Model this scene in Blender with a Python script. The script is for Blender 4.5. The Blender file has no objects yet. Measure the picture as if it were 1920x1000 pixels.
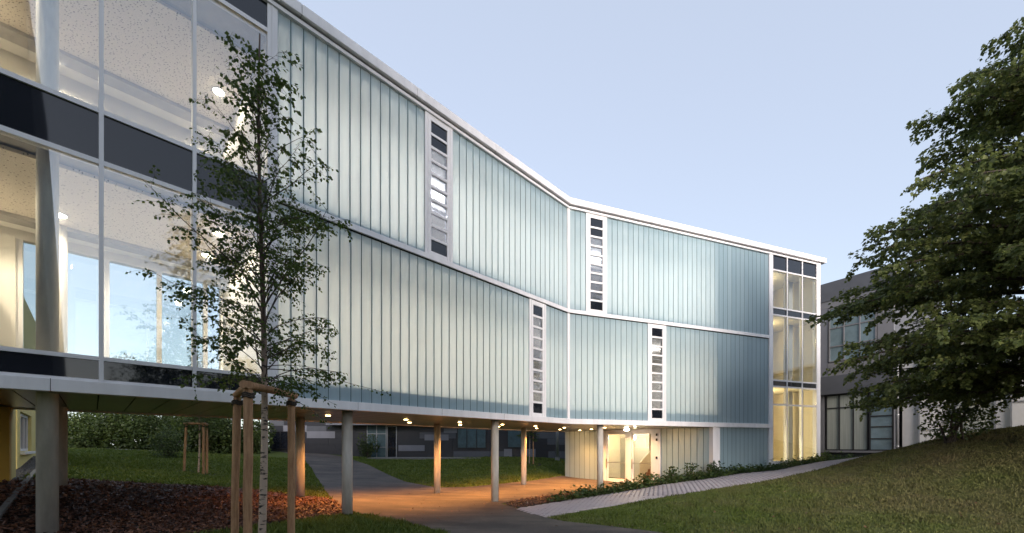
import bpy, math, random
import numpy as np
from mathutils import Vector, Matrix
from mathutils.geometry import delaunay_2d_cdt

random.seed(11); RNG = np.random.default_rng(11)
scene = bpy.context.scene
COL = scene.collection
R = math.radians

# ------------------------------------------------------------------ camera, sky, sun, exposure
EYE = 1.65
cam_d = bpy.data.cameras.new('camera'); cam = bpy.data.objects.new('camera', cam_d); COL.objects.link(cam)
cam.location = (0, 0, EYE); cam.rotation_euler = (R(90), 0, 0)
cam_d.sensor_width = 36; cam_d.lens = 770 / 1920 * 36
cam_d.shift_y = 336 / 1920
cam_d.clip_start = 0.05; cam_d.clip_end = 3000
scene.camera = cam

SUN_AZ = R(165)      # clockwise from +Y: behind the camera, to the right
SUN_EL = R(16.0)
world = bpy.data.worlds.new('World'); scene.world = world; world.use_nodes = True
wn = world.node_tree.nodes; wl_ = world.node_tree.links
bg = wn['Background']
sky = wn.new('ShaderNodeTexSky'); sky.sky_type = 'NISHITA'; sky.sun_disc = False
sky.sun_elevation = SUN_EL; sky.sun_rotation = SUN_AZ
sky.altitude = 200; sky.air_density = 1.0; sky.dust_density = 1.2; sky.ozone_density = 1.2
hs = wn.new('ShaderNodeHueSaturation'); hs.inputs['Saturation'].default_value = 0.80
wl_.new(sky.outputs[0], hs.inputs['Color']); hz = wn.new('ShaderNodeMix'); hz.data_type = 'RGBA'; hz.inputs[0].default_value = .78; hz.inputs[7].default_value = (1.04, 1.15, 1.39, 1)   # thin even evening haze
wl_.new(hs.outputs[0], hz.inputs[6]); wl_.new(hz.outputs[2], bg.inputs['Color'])
bg.inputs['Strength'].default_value = 0.15
sun_d = bpy.data.lights.new('sun', 'SUN'); sun_d.energy = 1.5; sun_d.angle = R(30); sun_d.color = (1.0, 0.88, 0.80)
sun = bpy.data.objects.new('sun', sun_d); COL.objects.link(sun)
_sd = Vector((math.sin(SUN_AZ) * math.cos(R(16)), math.cos(SUN_AZ) * math.cos(R(16)), math.sin(R(16))))
sun.rotation_euler = _sd.to_track_quat('Z', 'Y').to_euler()
scene.view_settings.view_transform = 'Standard'; scene.view_settings.look = 'None'
scene.view_settings.exposure = 1.9; scene.view_settings.gamma = 1.0
scene.view_settings.use_curve_mapping = False
cy = scene.cycles
cy.use_denoising = True
cy.max_bounces = 7; cy.diffuse_bounces = 3; cy.glossy_bounces = 3; cy.transmission_bounces = 4
cy.transparent_max_bounces = 16; cy.caustics_reflective = False; cy.caustics_refractive = False
cy.sample_clamp_indirect = 4.0

# ------------------------------------------------------------------ materials
MATS = {}
def _nt(name):
    m = bpy.data.materials.new(name); m.use_nodes = True
    nt = m.node_tree; b = nt.nodes['Principled BSDF']
    MATS[name] = m
    return m, nt, nt.nodes, nt.links, b

def mat(name, col, rough=0.6, metal=0.0, var=0.0, scale=6.0, bump=0.0, bscale=None, spec=0.5, col2=None, stretch=None, detail=4.0, coat=0.0):
    m, nt, N, L, b = _nt(name)
    b.inputs['Base Color'].default_value = (*col, 1); b.inputs['Roughness'].default_value = rough
    b.inputs['Metallic'].default_value = metal
    b.inputs['Specular IOR Level'].default_value = spec
    if coat: b.inputs['Coat Weight'].default_value = coat
    tc = N.new('ShaderNodeTexCoord'); geo = N.new('ShaderNodeNewGeometry')
    mp = N.new('ShaderNodeMapping'); L.new(geo.outputs['Position'], mp.inputs['Vector'])
    if stretch: mp.inputs['Scale'].default_value = stretch
    if var or col2:
        nz = N.new('ShaderNodeTexNoise'); nz.inputs['Scale'].default_value = scale; nz.inputs['Detail'].default_value = detail
        nz.inputs['Roughness'].default_value = 0.62
        L.new(mp.outputs[0], nz.inputs['Vector'])
        cr = N.new('ShaderNodeValToRGB')
        cr.color_ramp.elements[0].position = 0.3; cr.color_ramp.elements[1].position = 0.7
        c2 = col2 or tuple(min(1, c * (1 + var)) for c in col)
        c1 = col if col2 else tuple(c * (1 - var) for c in col)
        cr.color_ramp.elements[0].color = (*c1, 1); cr.color_ramp.elements[1].color = (*c2, 1)
        L.new(nz.outputs['Fac'], cr.inputs['Fac']); L.new(cr.outputs[0], b.inputs['Base Color'])
    if bump:
        nb = N.new('ShaderNodeTexNoise'); nb.inputs['Scale'].default_value = bscale or scale * 4; nb.inputs['Detail'].default_value = 5
        L.new(mp.outputs[0], nb.inputs['Vector'])
        bp = N.new('ShaderNodeBump'); bp.inputs['Strength'].default_value = bump; bp.inputs['Distance'].default_value = 0.02
        L.new(nb.outputs['Fac'], bp.inputs['Height']); L.new(bp.outputs[0], b.inputs['Normal'])
    return m

def leafmat(name, c1, c2, c3, transl=0.35):
    m, nt, N, L, b = _nt(name)
    geo = N.new('ShaderNodeNewGeometry'); cr = N.new('ShaderNodeValToRGB')
    e = cr.color_ramp.elements; e[0].color = (*c1, 1); e[1].color = (*c3, 1); k = e.new(0.6); k.color = (*c2, 1)
    nz = N.new('ShaderNodeTexNoise'); nz.inputs['Scale'].default_value = 0.9; L.new(geo.outputs['Position'], nz.inputs['Vector'])
    ad = N.new('ShaderNodeMath'); ad.operation = 'MULTIPLY_ADD'; ad.inputs[1].default_value = 0.55
    L.new(geo.outputs['Random Per Island'], ad.inputs[0])
    mm = N.new('ShaderNodeMath'); mm.operation = 'MULTIPLY_ADD'; mm.inputs[1].default_value = 1.1; mm.inputs[2].default_value = -0.32
    L.new(nz.outputs['Fac'], mm.inputs[0]); L.new(mm.outputs[0], ad.inputs[2]); L.new(ad.outputs[0], cr.inputs['Fac'])
    L.new(cr.outputs[0], b.inputs['Base Color']); b.inputs['Roughness'].default_value = 0.5
    b.inputs['Specular IOR Level'].default_value = 0.35
    tr = N.new('ShaderNodeBsdfTranslucent'); L.new(cr.outputs[0], tr.inputs['Color'])
    mx = N.new('ShaderNodeMixShader'); mx.inputs[0].default_value = transl
    L.new(b.outputs[0], mx.inputs[1]); L.new(tr.outputs[0], mx.inputs[2])
    L.new(mx.outputs[0], N['Material Output'].inputs['Surface'])
    return m

def glassmat(name, refl=0.2, tint=(0.93, 0.96, 0.95), rough=0.0):
    m, nt, N, L, b = _nt(name)
    N.remove(b)
    t = N.new('ShaderNodeBsdfTransparent'); t.inputs[0].default_value = (*tint, 1)
    g = N.new('ShaderNodeBsdfGlossy'); g.inputs['Roughness'].default_value = rough; g.inputs['Color'].default_value = (0.95, 0.96, 1, 1)
    geo = N.new('ShaderNodeNewGeometry'); dt = N.new('ShaderNodeVectorMath'); dt.operation = 'DOT_PRODUCT'
    L.new(geo.outputs['Normal'], dt.inputs[0]); L.new(geo.outputs['Incoming'], dt.inputs[1])
    ab = N.new('ShaderNodeMath'); ab.operation = 'ABSOLUTE'; L.new(dt.outputs['Value'], ab.inputs[0])
    om = N.new('ShaderNodeMath'); om.operation = 'SUBTRACT'; om.inputs[0].default_value = 1; L.new(ab.outputs[0], om.inputs[1])
    pw = N.new('ShaderNodeMath'); pw.operation = 'POWER'; pw.inputs[1].default_value = 5; L.new(om.outputs[0], pw.inputs[0])
    ma = N.new('ShaderNodeMath'); ma.operation = 'MULTIPLY_ADD'; ma.inputs[1].default_value = .9; ma.inputs[2].default_value = refl
    L.new(pw.outputs[0], ma.inputs[0]); ma.use_clamp = True
    mx = N.new('ShaderNodeMixShader'); L.new(ma.outputs[0], mx.inputs[0]); L.new(t.outputs[0], mx.inputs[1]); L.new(g.outputs[0], mx.inputs[2])
    L.new(mx.outputs[0], N['Material Output'].inputs['Surface'])
    return m

def emimat(name, col, st):
    m, nt, N, L, b = _nt(name)
    b.inputs['Base Color'].default_value = (*col, 1)
    b.inputs['Emission Color'].default_value = (*col, 1); b.inputs['Emission Strength'].default_value = st
    return m

def uglass(name):
    m, nt, N, L, b = _nt(name)
    geo = N.new('ShaderNodeNewGeometry'); oi = N.new('ShaderNodeObjectInfo')
    mp = N.new('ShaderNodeMapping'); mp.inputs['Scale'].default_value = (14, 14, 1.2); L.new(geo.outputs['Position'], mp.inputs[0])
    nz = N.new('ShaderNodeTexNoise'); nz.inputs['Scale'].default_value = 1.0; nz.inputs['Detail'].default_value = 3; L.new(mp.outputs[0], nz.inputs[0])
    ad = N.new('ShaderNodeMath'); ad.operation = 'MULTIPLY_ADD'; ad.inputs[1].default_value = 0.5
    L.new(oi.outputs['Random'], ad.inputs[0]); L.new(nz.outputs['Fac'], ad.inputs[2])
    cr = N.new('ShaderNodeValToRGB'); cr.color_ramp.elements[0].position = .3; cr.color_ramp.elements[1].position = 1.0
    cr.color_ramp.elements[0].color = (.27, .395, .465, 1); cr.color_ramp.elements[1].color = (.36, .485, .55, 1)
    L.new(ad.outputs[0], cr.inputs[0]); L.new(cr.outputs[0], b.inputs['Base Color'])
    b.inputs['Roughness'].default_value = 0.22; b.inputs['Specular IOR Level'].default_value = 0.5
    nb = N.new('ShaderNodeBump'); nb.inputs['Strength'].default_value = .08; nb.inputs['Distance'].default_value = .01
    L.new(nz.outputs['Fac'], nb.inputs['Height']); L.new(nb.outputs[0], b.inputs['Normal'])
    tr = N.new('ShaderNodeBsdfTranslucent'); tr.inputs['Color'].default_value = (.88, .885, .86, 1)
    mx = N.new('ShaderNodeMixShader'); mx.inputs[0].default_value = 0.36
    L.new(b.outputs[0], mx.inputs[1]); L.new(tr.outputs[0], mx.inputs[2]); L.new(mx.outputs[0], N['Material Output'].inputs['Surface'])
    return m

M = {}
M['uglass'] = uglass('channel_glass')
M['teal'] = mat('teal_glass_edge', (.022, .075, .085), .35)
M['white'] = mat('white_metal', (.79, .775, .79), .40, var=.08, scale=2.2, stretch=(1.6, 1.6, .25), detail=7)
M['soffit'] = mat('soffit_metal', (.30, .285, .25), .3, metal=.75, var=.08, scale=.8)
M['dark_gap'] = mat('dark_gap', (.02, .02, .02), .8)
M['glass'] = glassmat('vision_glass', .15)
M['glass_strip'] = glassmat('strip_glass', .10, (.40, .42, .46))
M['glass_low'] = glassmat('window_glass', .07)
M['spandrel'] = mat('spandrel_glass', (.012, .014, .02), .03, spec=.6)
M['concrete'] = mat('concrete', (.50, .47, .42), .75, var=.2, scale=3.5, stretch=(2.2, 2.2, .5), bump=.15, bscale=60, detail=9)
M['plaster'] = mat('white_plaster', (.78, .75, .70), .8, var=.03, scale=2)
M['cream'] = mat('cream_plaster', (.74, .66, .48), .8, var=.04, scale=2)
M['concrete_in'] = mat('board_concrete', (.36, .34, .32), .8, var=.12, scale=3, stretch=(1, 1, 8), bump=.1)
M['floor'] = mat('interior_floor', (.35, .33, .30), .5, var=.05)
M['asphalt'] = None
M['soil_grass'] = None
M['mulch_soil'] = mat('mulch_soil', (.016, .010, .008), .95, var=.4, scale=20, bump=1, bscale=40)
M['gravel_soil'] = mat('gravel_ground', (.06, .054, .048), .95, var=.45, scale=40, bump=1, bscale=70)
M['kerb'] = mat('concrete_kerb', (.17, .165, .155), .85, var=.2, scale=8, bump=.2)
M['paver_bed'] = mat('paver_joint', (.20, .185, .19), .95, var=.3, scale=20)
M['yellow'] = mat('yellow_render', (.62, .52, .20), .9, var=.05, scale=2, bump=.15, bscale=150)
M['ochre'] = mat('ochre_render', (.50, .30, .055), .9, var=.06, scale=2, bump=.15, bscale=150)
M['anthracite'] = mat('anthracite_panel', (.022, .023, .030), .45, var=.1, scale=2)
M['grey_panel'] = mat('grey_panel', (.17, .175, .205), .5, var=.06, scale=2)
M['grey_dark'] = mat('dark_grey_render', (.085, .090, .105), .8, var=.08, scale=2)
M['grey_mid'] = mat('mid_grey_panel', (.17, .17, .185), .6, var=.06, scale=1.5)
M['frame_dark'] = mat('dark_frame', (.018, .018, .02), .4)
M['bwhite'] = mat('pale_render', (.50, .50, .50), .85, var=.06, scale=3)
M['zinc'] = mat('zinc', (.30, .31, .33), .45, metal=.6, var=.1, scale=4)
M['stake'] = mat('debarked_wood', (.50, .285, .15), .75, scale=5, col2=(.26, .135, .066), stretch=(6, 6, .8), bump=.5, bscale=25)
M['curtain'] = mat('curtain', (.30, .32, .29), .9, var=.2, scale=2, stretch=(14, 14, .2))
M['blind'] = mat('teal_blind', (.045, .085, .10), .5, var=.25, scale=3)
M['pane_teal'] = mat('tinted_pane', (.15, .21, .24), .15, var=.2, scale=1.5)
M['steel'] = mat('steel', (.5, .5, .5), .3, metal=.9)
M['step'] = mat('brown_tile', (.20, .085, .05), .6, var=.2, scale=12)
M['doorgrey'] = mat('grey_door', (.42, .42, .40), .5)
M['wood_dark'] = mat('bark', (.055, .042, .032), .9, var=.4, scale=14, bump=.6)
M['lamp_warm'] = emimat('lamp_warm', (1, .62, .25), 16)
M['lamp_white'] = emimat('lamp_white', (1, .86, .62), 26)
M['lamp_globe'] = emimat('lamp_globe', (1, .90, .68), 30)
M['birch_leaf'] = leafmat('birch_leaf', (.042, .070, .015), (.070, .112, .022), (.12, .165, .034), .42)
M['linden_leaf'] = leafmat('linden_leaf', (.062, .084, .026), (.105, .135, .040), (.19, .205, .062), .45)
M['bush_leaf'] = leafmat('bush_leaf', (.03, .048, .014), (.06, .09, .022), (.12, .16, .035), .35)
M['cover_leaf'] = leafmat('cover_leaf', (.02, .04, .012), (.045, .08, .02), (.09, .13, .03), .3)
M['grass'] = leafmat('grass_blade', (.070, .104, .016), (.12, .165, .026), (.19, .21, .052), .3)
M['chip'] = leafmat('bark_chip', (.055, .028, .020), (.135, .060, .036), (.30, .14, .072), 0)
M['pebble'] = leafmat('pebble', (.03, .027, .024), (.07, .062, .055), (.15, .135, .12), 0)
M['paver'] = leafmat('paver_stone', (.31, .28, .31), (.345, .315, .34), (.38, .35, .375), 0)

def drying(name, g1c, g2c, d1c, d2c, rough=.9, blade=False):
    # grass that turns straw-brown on the dry mound (x grows towards it), in patches
    m, nt, N, L, b = _nt(name)
    geo = N.new('ShaderNodeNewGeometry'); sp = N.new('ShaderNodeSeparateXYZ'); L.new(geo.outputs['Position'], sp.inputs[0])
    mr = N.new('ShaderNodeMapRange'); mr.inputs[1].default_value = 3.0; mr.inputs[2].default_value = 13.0; mr.inputs[4].default_value = .75; L.new(sp.outputs[0], mr.inputs[0])
    n1 = N.new('ShaderNodeTexNoise'); n1.inputs['Scale'].default_value = .55; n1.inputs['Detail'].default_value = 6; n1.inputs['Roughness'].default_value = .7; L.new(geo.outputs['Position'], n1.inputs[0])
    m1 = N.new('ShaderNodeMath'); m1.operation = 'MULTIPLY_ADD'; m1.inputs[1].default_value = 1.9; m1.inputs[2].default_value = -.95; L.new(n1.outputs['Fac'], m1.inputs[0])
    ad = N.new('ShaderNodeMath'); ad.operation = 'ADD'; ad.use_clamp = True; L.new(mr.outputs[0], ad.inputs[0]); L.new(m1.outputs[0], ad.inputs[1])
    if blade: src = geo.outputs['Random Per Island']
    else:
        n2 = N.new('ShaderNodeTexNoise'); n2.inputs['Scale'].default_value = 14; n2.inputs['Detail'].default_value = 8; L.new(geo.outputs['Position'], n2.inputs[0]); src = n2.outputs['Fac']
        bp = N.new('ShaderNodeBump'); bp.inputs['Strength'].default_value = .9; bp.inputs['Distance'].default_value = .03; L.new(src, bp.inputs['Height']); L.new(bp.outputs[0], b.inputs['Normal'])
    A = N.new('ShaderNodeMix'); A.data_type = 'RGBA'; A.inputs[6].default_value = (*g1c, 1); A.inputs[7].default_value = (*g2c, 1); L.new(src, A.inputs[0])
    B = N.new('ShaderNodeMix'); B.data_type = 'RGBA'; B.inputs[6].default_value = (*d1c, 1); B.inputs[7].default_value = (*d2c, 1); L.new(src, B.inputs[0])
    Cm = N.new('ShaderNodeMix'); Cm.data_type = 'RGBA'; L.new(ad.outputs[0], Cm.inputs[0]); L.new(A.outputs[2], Cm.inputs[6]); L.new(B.outputs[2], Cm.inputs[7])
    L.new(Cm.outputs[2], b.inputs['Base Color']); b.inputs['Roughness'].default_value = rough; b.inputs['Specular IOR Level'].default_value = .2
    return m
M['soil_grass'] = drying('lawn_ground', (.048, .072, .013), (.085, .110, .025), (.075, .062, .030), (.13, .105, .052))
M['grass_dry'] = drying('mown_grass', (.062, .092, .016), (.098, .132, .026), (.105, .090, .042), (.155, .127, .060), .7, True)

def asphalt():
    m, nt, N, L, b = _nt('asphalt'); geo = N.new('ShaderNodeNewGeometry')
    def noise(sc, det, ro=.6, st=None):
        n = N.new('ShaderNodeTexNoise'); n.inputs['Scale'].default_value = sc; n.inputs['Detail'].default_value = det; n.inputs['Roughness'].default_value = ro
        if st:
            mp = N.new('ShaderNodeMapping'); mp.inputs['Scale'].default_value = st; mp.inputs['Rotation'].default_value = (0, 0, R(-40)); L.new(geo.outputs['Position'], mp.inputs[0]); L.new(mp.outputs[0], n.inputs[0])
        else: L.new(geo.outputs['Position'], n.inputs[0])
        return n.outputs['Fac']
    def ramp(f, p0, c0, p1, c1):
        r = N.new('ShaderNodeValToRGB'); e = r.color_ramp.elements; e[0].position = p0; e[0].color = (*c0, 1); e[1].position = p1; e[1].color = (*c1, 1); L.new(f, r.inputs[0]); return r.outputs[0]
    base = ramp(noise(.45, 7, .7), .35, (.060, .054, .053), .68, (.125, .110, .098))
    wear = ramp(noise(.7, 6, .65, (.35, 2.6, 1)), .42, (.72, .72, .74), .66, (1.22, 1.18, 1.12))
    grit = ramp(noise(85, 3), .3, (.6, .6, .6), .7, (1.4, 1.4, 1.4))
    m1 = N.new('ShaderNodeMix'); m1.data_type = 'RGBA'; m1.blend_type = 'MULTIPLY'; m1.inputs[0].default_value = 1; L.new(base, m1.inputs[6]); L.new(wear, m1.inputs[7])
    m2 = N.new('ShaderNodeMix'); m2.data_type = 'RGBA'; m2.blend_type = 'MULTIPLY'; m2.inputs[0].default_value = 1; L.new(m1.outputs[2], m2.inputs[6]); L.new(grit, m2.inputs[7])
    L.new(m2.outputs[2], b.inputs['Base Color']); b.inputs['Roughness'].default_value = .8; b.inputs['Specular IOR Level'].default_value = .3
    bp = N.new('ShaderNodeBump'); bp.inputs['Strength'].default_value = .5; bp.inputs['Distance'].default_value = .01; L.new(noise(60, 4), bp.inputs['Height']); L.new(bp.outputs[0], b.inputs['Normal'])
    return m
M['asphalt'] = asphalt()

def birch_bark():
    m, nt, N, L, b = _nt('birch_bark')
    geo = N.new('ShaderNodeNewGeometry'); mp = N.new('ShaderNodeMapping'); mp.inputs['Scale'].default_value = (9, 9, 26); L.new(geo.outputs['Position'], mp.inputs[0])
    nz = N.new('ShaderNodeTexNoise'); nz.inputs['Scale'].default_value = 1; nz.inputs['Detail'].default_value = 3; L.new(mp.outputs[0], nz.inputs[0])
    cr = N.new('ShaderNodeValToRGB'); e = cr.color_ramp.elements
    e[0].position = .36; e[0].color = (.02, .014, .012, 1); e[1].position = .44; e[1].color = (.42, .32, .25, 1)
    L.new(nz.outputs['Fac'], cr.inputs[0])
    sp = N.new('ShaderNodeSeparateXYZ'); L.new(geo.outputs['Position'], sp.inputs[0])
    mr = N.new('ShaderNodeMapRange'); mr.inputs[1].default_value = 2.3; mr.inputs[2].default_value = 3.4; L.new(sp.outputs[2], mr.inputs[0])
    mx = N.new('ShaderNodeMix'); mx.data_type = 'RGBA'; L.new(mr.outputs[0], mx.inputs[0]); L.new(cr.outputs[0], mx.inputs[6]); mx.inputs[7].default_value = (.075, .045, .03, 1)
    L.new(mx.outputs[2], b.inputs['Base Color']); b.inputs['Roughness'].default_value = .7
    return m
M['birch_bark'] = birch_bark()

def perforated():
    m, nt, N, L, b = _nt('perforated_ceiling')
    geo = N.new('ShaderNodeNewGeometry')
    mp = N.new('ShaderNodeMapping'); mp.inputs['Rotation'].default_value = (0, 0, R(-20)); mp.inputs['Scale'].default_value = (1.0, 1.8, 1); L.new(geo.outputs['Position'], mp.inputs[0])
    v = N.new('ShaderNodeTexVoronoi'); v.inputs['Scale'].default_value = 14; v.inputs['Randomness'].default_value = .8; L.new(mp.outputs[0], v.inputs['Vector'])
    cr = N.new('ShaderNodeValToRGB'); e = cr.color_ramp.elements
    e[0].position = .20; e[0].color = (.11, .095, .085, 1); e[1].position = .25; e[1].color = (.80, .72, .62, 1)
    L.new(v.outputs['Distance'], cr.inputs[0]); L.new(cr.outputs[0], b.inputs['Base Color']); b.inputs['Roughness'].default_value = .8
    return m
M['perf'] = perforated()

# ------------------------------------------------------------------ helpers
WL = {}   # world location of each object (parents are never rotated)
def wloc(o): return WL.get(o.name, Vector((0, 0, 0))) if o else Vector((0, 0, 0))
def tag(o, label=None, cat=None, group=None, kind=None):
    if label: o['label'] = label
    if cat: o['category'] = cat
    if group: o['group'] = group
    if kind: o['kind'] = kind
    return o
def link(o, loc, parent=None):
    COL.objects.link(o); loc = Vector(loc)
    if parent: o.parent = parent
    o.location = loc - wloc(parent); WL[o.name] = loc
    return o
def empty(name, loc, label=None, cat=None, group=None):
    o = bpy.data.objects.new(name, None); o.empty_display_size = .2
    link(o, loc); return tag(o, label, cat, group)

def frame(o, ang):
    d = (math.cos(ang), math.sin(ang)); return (o[0], o[1], d[0], d[1], -d[1], d[0], ang)
def fp(f, a, b, z): return (f[0] + a * f[2] + b * f[4], f[1] + a * f[3] + b * f[5], z)
WORLDF = frame((0, 0), 0.0)

class MB:
    def __init__(s): s.v = []; s.f = []
    def add(s, vs, fs):
        k = len(s.v); s.v += [tuple(x) for x in vs]; s.f += [tuple(i + k for i in q) for q in fs]; return s
    def box(s, f, a0, a1, b0, b1, z0, z1):
        vs = [fp(f, a, b, z) for z in (z0, z1) for a, b in ((a0, b0), (a1, b0), (a1, b1), (a0, b1))]
        return s.add(vs, [(3, 2, 1, 0), (4, 5, 6, 7), (0, 1, 5, 4), (1, 2, 6, 5), (2, 3, 7, 6), (3, 0, 4, 7)])
    def hexa(s, vs):
        return s.add(vs, [(3, 2, 1, 0), (4, 5, 6, 7), (0, 1, 5, 4), (1, 2, 6, 5), (2, 3, 7, 6), (3, 0, 4, 7)])
    def tube(s, pts, rad, n=8, cap=True):
        pts = [Vector(p) for p in pts]; k = len(s.v); up = Vector((0.13, 0.07, 1))
        for i, p in enumerate(pts):
            t = (pts[min(i + 1, len(pts) - 1)] - pts[max(i - 1, 0)]).normalized()
            a = t.cross(Vector((1, 0.1, 0)) if abs(t.z) > .8 else up).normalized(); b = t.cross(a)
            r = rad[i] if hasattr(rad, '__len__') else rad
            for j in range(n):
                w = 2 * math.pi * j / n; s.v.append(tuple(p + a * (r * math.cos(w)) + b * (r * math.sin(w))))
        for i in range(len(pts) - 1):
            for j in range(n):
                s.f.append((k + i * n + j, k + i * n + (j + 1) % n, k + (i + 1) * n + (j + 1) % n, k + (i + 1) * n + j))
        if cap:
            s.f.append(tuple(k + j for j in range(n))[::-1]); s.f.append(tuple(k + (len(pts) - 1) * n + j for j in range(n)))
        return s
    def prism(s, plan, z0, z1):
        n = len(plan); k = len(s.v)
        s.v += [(x, y, z0) for x, y in plan] + [(x, y, z1) for x, y in plan]
        s.f.append(tuple(k + i for i in range(n))[::-1]); s.f.append(tuple(k + n + i for i in range(n)))
        for i in range(n): s.f.append((k + i, k + (i + 1) % n, k + n + (i + 1) % n, k + n + i))
        return s
    def sphere(s, c, r, nu=12, nv=8, sz=1.0):
        k = len(s.v)
        for i in range(nv + 1):
            ph = math.pi * i / nv
            for j in range(nu):
                w = 2 * math.pi * j / nu; s.v.append((c[0] + r * math.sin(ph) * math.cos(w), c[1] + r * math.sin(ph) * math.sin(w), c[2] + sz * r * math.cos(ph)))
        for i in range(nv):
            for j in range(nu): s.f.append((k + i * nu + j, k + (i + 1) * nu + j, k + (i + 1) * nu + (j + 1) % nu, k + i * nu + (j + 1) % nu))
        return s
    def mesh(s, name, org, m, smooth=False):
        me = bpy.data.meshes.new(name); ox, oy, oz = org
        me.from_pydata([(x - ox, y - oy, z - oz) for x, y, z in s.v], [], s.f); me.update()
        if m: me.materials.append(m)
        if smooth: me.polygons.foreach_set('use_smooth', [True] * len(me.polygons))
        return me
    def build(s, name, m, parent=None, smooth=False, label=None, cat=None, group=None, kind=None, bevel=0):
        xs, ys, zs = zip(*s.v); org = ((min(xs) + max(xs)) / 2, (min(ys) + max(ys)) / 2, min(zs))
        o = bpy.data.objects.new(name, s.mesh(name, org, m, smooth)); link(o, org, parent)
        if bevel:
            bv = o.modifiers.new('bevel', 'BEVEL'); bv.width = bevel; bv.segments = 2; bv.limit_method = 'ANGLE'
        return tag(o, label, cat, group, kind)

def bx(name, m, parent, f, a0, a1, b0, b1, z0, z1, **k): return MB().box(f, a0, a1, b0, b1, z0, z1).build(name, m, parent, **k)

def inst(name, me, loc, rotz, parent):
    o = bpy.data.objects.new(name, me); link(o, loc, parent); o.rotation_euler.z = rotz; return o

def offset_line(pl, p):
    """offset a plan polyline inward (to its left) with mitres"""
    out = []
    for i, q in enumerate(pl):
        q = Vector(q)
        def nrm(a, b):
            d = (Vector(b) - Vector(a)).normalized(); return Vector((-d.y, d.x))
        if i == 0: n = nrm(pl[0], pl[1]); out.append(q + n * p)
        elif i == len(pl) - 1: n = nrm(pl[-2], pl[-1]); out.append(q + n * p)
        else:
            n1 = nrm(pl[i - 1], q); n2 = nrm(q, pl[i + 1]); b = (n1 + n2).normalized()
            out.append(q + b * (p / b.dot(n1)))
    return out
def sweep(mb, pl, p0, p1, z0, z1):
    A = offset_line(pl, p0); B = offset_line(pl, p1); n = len(pl); k = len(mb.v)
    for a, b in zip(A, B): mb.v += [(a.x, a.y, z0), (b.x, b.y, z0), (b.x, b.y, z1), (a.x, a.y, z1)]
    for i in range(n - 1):
        for j in range(4): mb.f.append((k + i * 4 + j, k + (i + 1) * 4 + j, k + (i + 1) * 4 + (j + 1) % 4, k + i * 4 + (j + 1) % 4))
    mb.f.append((k, k + 1, k + 2, k + 3)); e = k + (n - 1) * 4; mb.f.append((e + 3, e + 2, e + 1, e))
    return mb

def big_mesh(name, verts, faces, m, parent=None, loc=(0, 0, 0), smooth=False, **k):
    """verts (n,3) world coordinates, faces (m,3|4) arrays"""
    me = bpy.data.meshes.new(name); verts = np.asarray(verts, np.float32) - np.array(loc, np.float32); faces = np.asarray(faces, np.int32)
    w = faces.shape[1]
    me.vertices.add(len(verts)); me.vertices.foreach_set('co', verts.ravel())
    me.loops.add(faces.size); me.loops.foreach_set('vertex_index', faces.ravel())
    me.polygons.add(len(faces)); me.polygons.foreach_set('loop_start', np.arange(0, faces.size, w, dtype=np.int32))
    if smooth: me.polygons.foreach_set('use_smooth', np.ones(len(faces), bool))
    me.update(calc_edges=True)
    if m: me.materials.append(m)
    o = bpy.data.objects.new(name, me); link(o, loc, parent); return tag(o, **k)

def unit(a): return a / np.maximum(np.linalg.norm(a, axis=1, keepdims=True), 1e-6)
def leaf_arrays(c, d, nrm, ln, wd, fold=.25):
    """rhombic leaves with a folded midrib. c base points, d length directions, nrm normals"""
    d = unit(d); s = unit(np.cross(d, nrm)); nn = np.cross(s, d)
    ln = ln[:, None]; wd = wd[:, None]
    mid = c + d * ln * .42
    v = np.stack([c, mid + s * wd + nn * wd * fold, c + d * ln, mid - s * wd + nn * wd * fold], 1)
    n = len(c); k = np.arange(n)[:, None] * 4
    f = np.concatenate([k + np.array([0, 1, 2]), k + np.array([0, 2, 3])], 0)
    return v.reshape(-1, 3), f
def spot(name, loc, parent, energy, col, size=150, blend=.6, rad=.06):
    l = bpy.data.lights.new(name, 'SPOT'); l.energy = energy; l.color = col; l.spot_size = R(size); l.spot_blend = blend; l.shadow_soft_size = rad
    return link(bpy.data.objects.new(name, l), loc, parent)

# ------------------------------------------------------------------ plan of the site
A1 = math.atan2(.7136, .7006); A2 = math.atan2(.3494, .937)
KX, KY = 2.187, 16.04
F1 = frame((KX, KY), A1); F2 = frame((KX, KY), A2)
SOF = 2.50; ROOF = 11.27
PLAN = [fp(F1, -17.9, 0, 0)[:2], (KX, KY), fp(F2, 14.55, 0, 0)[:2]]

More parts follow.
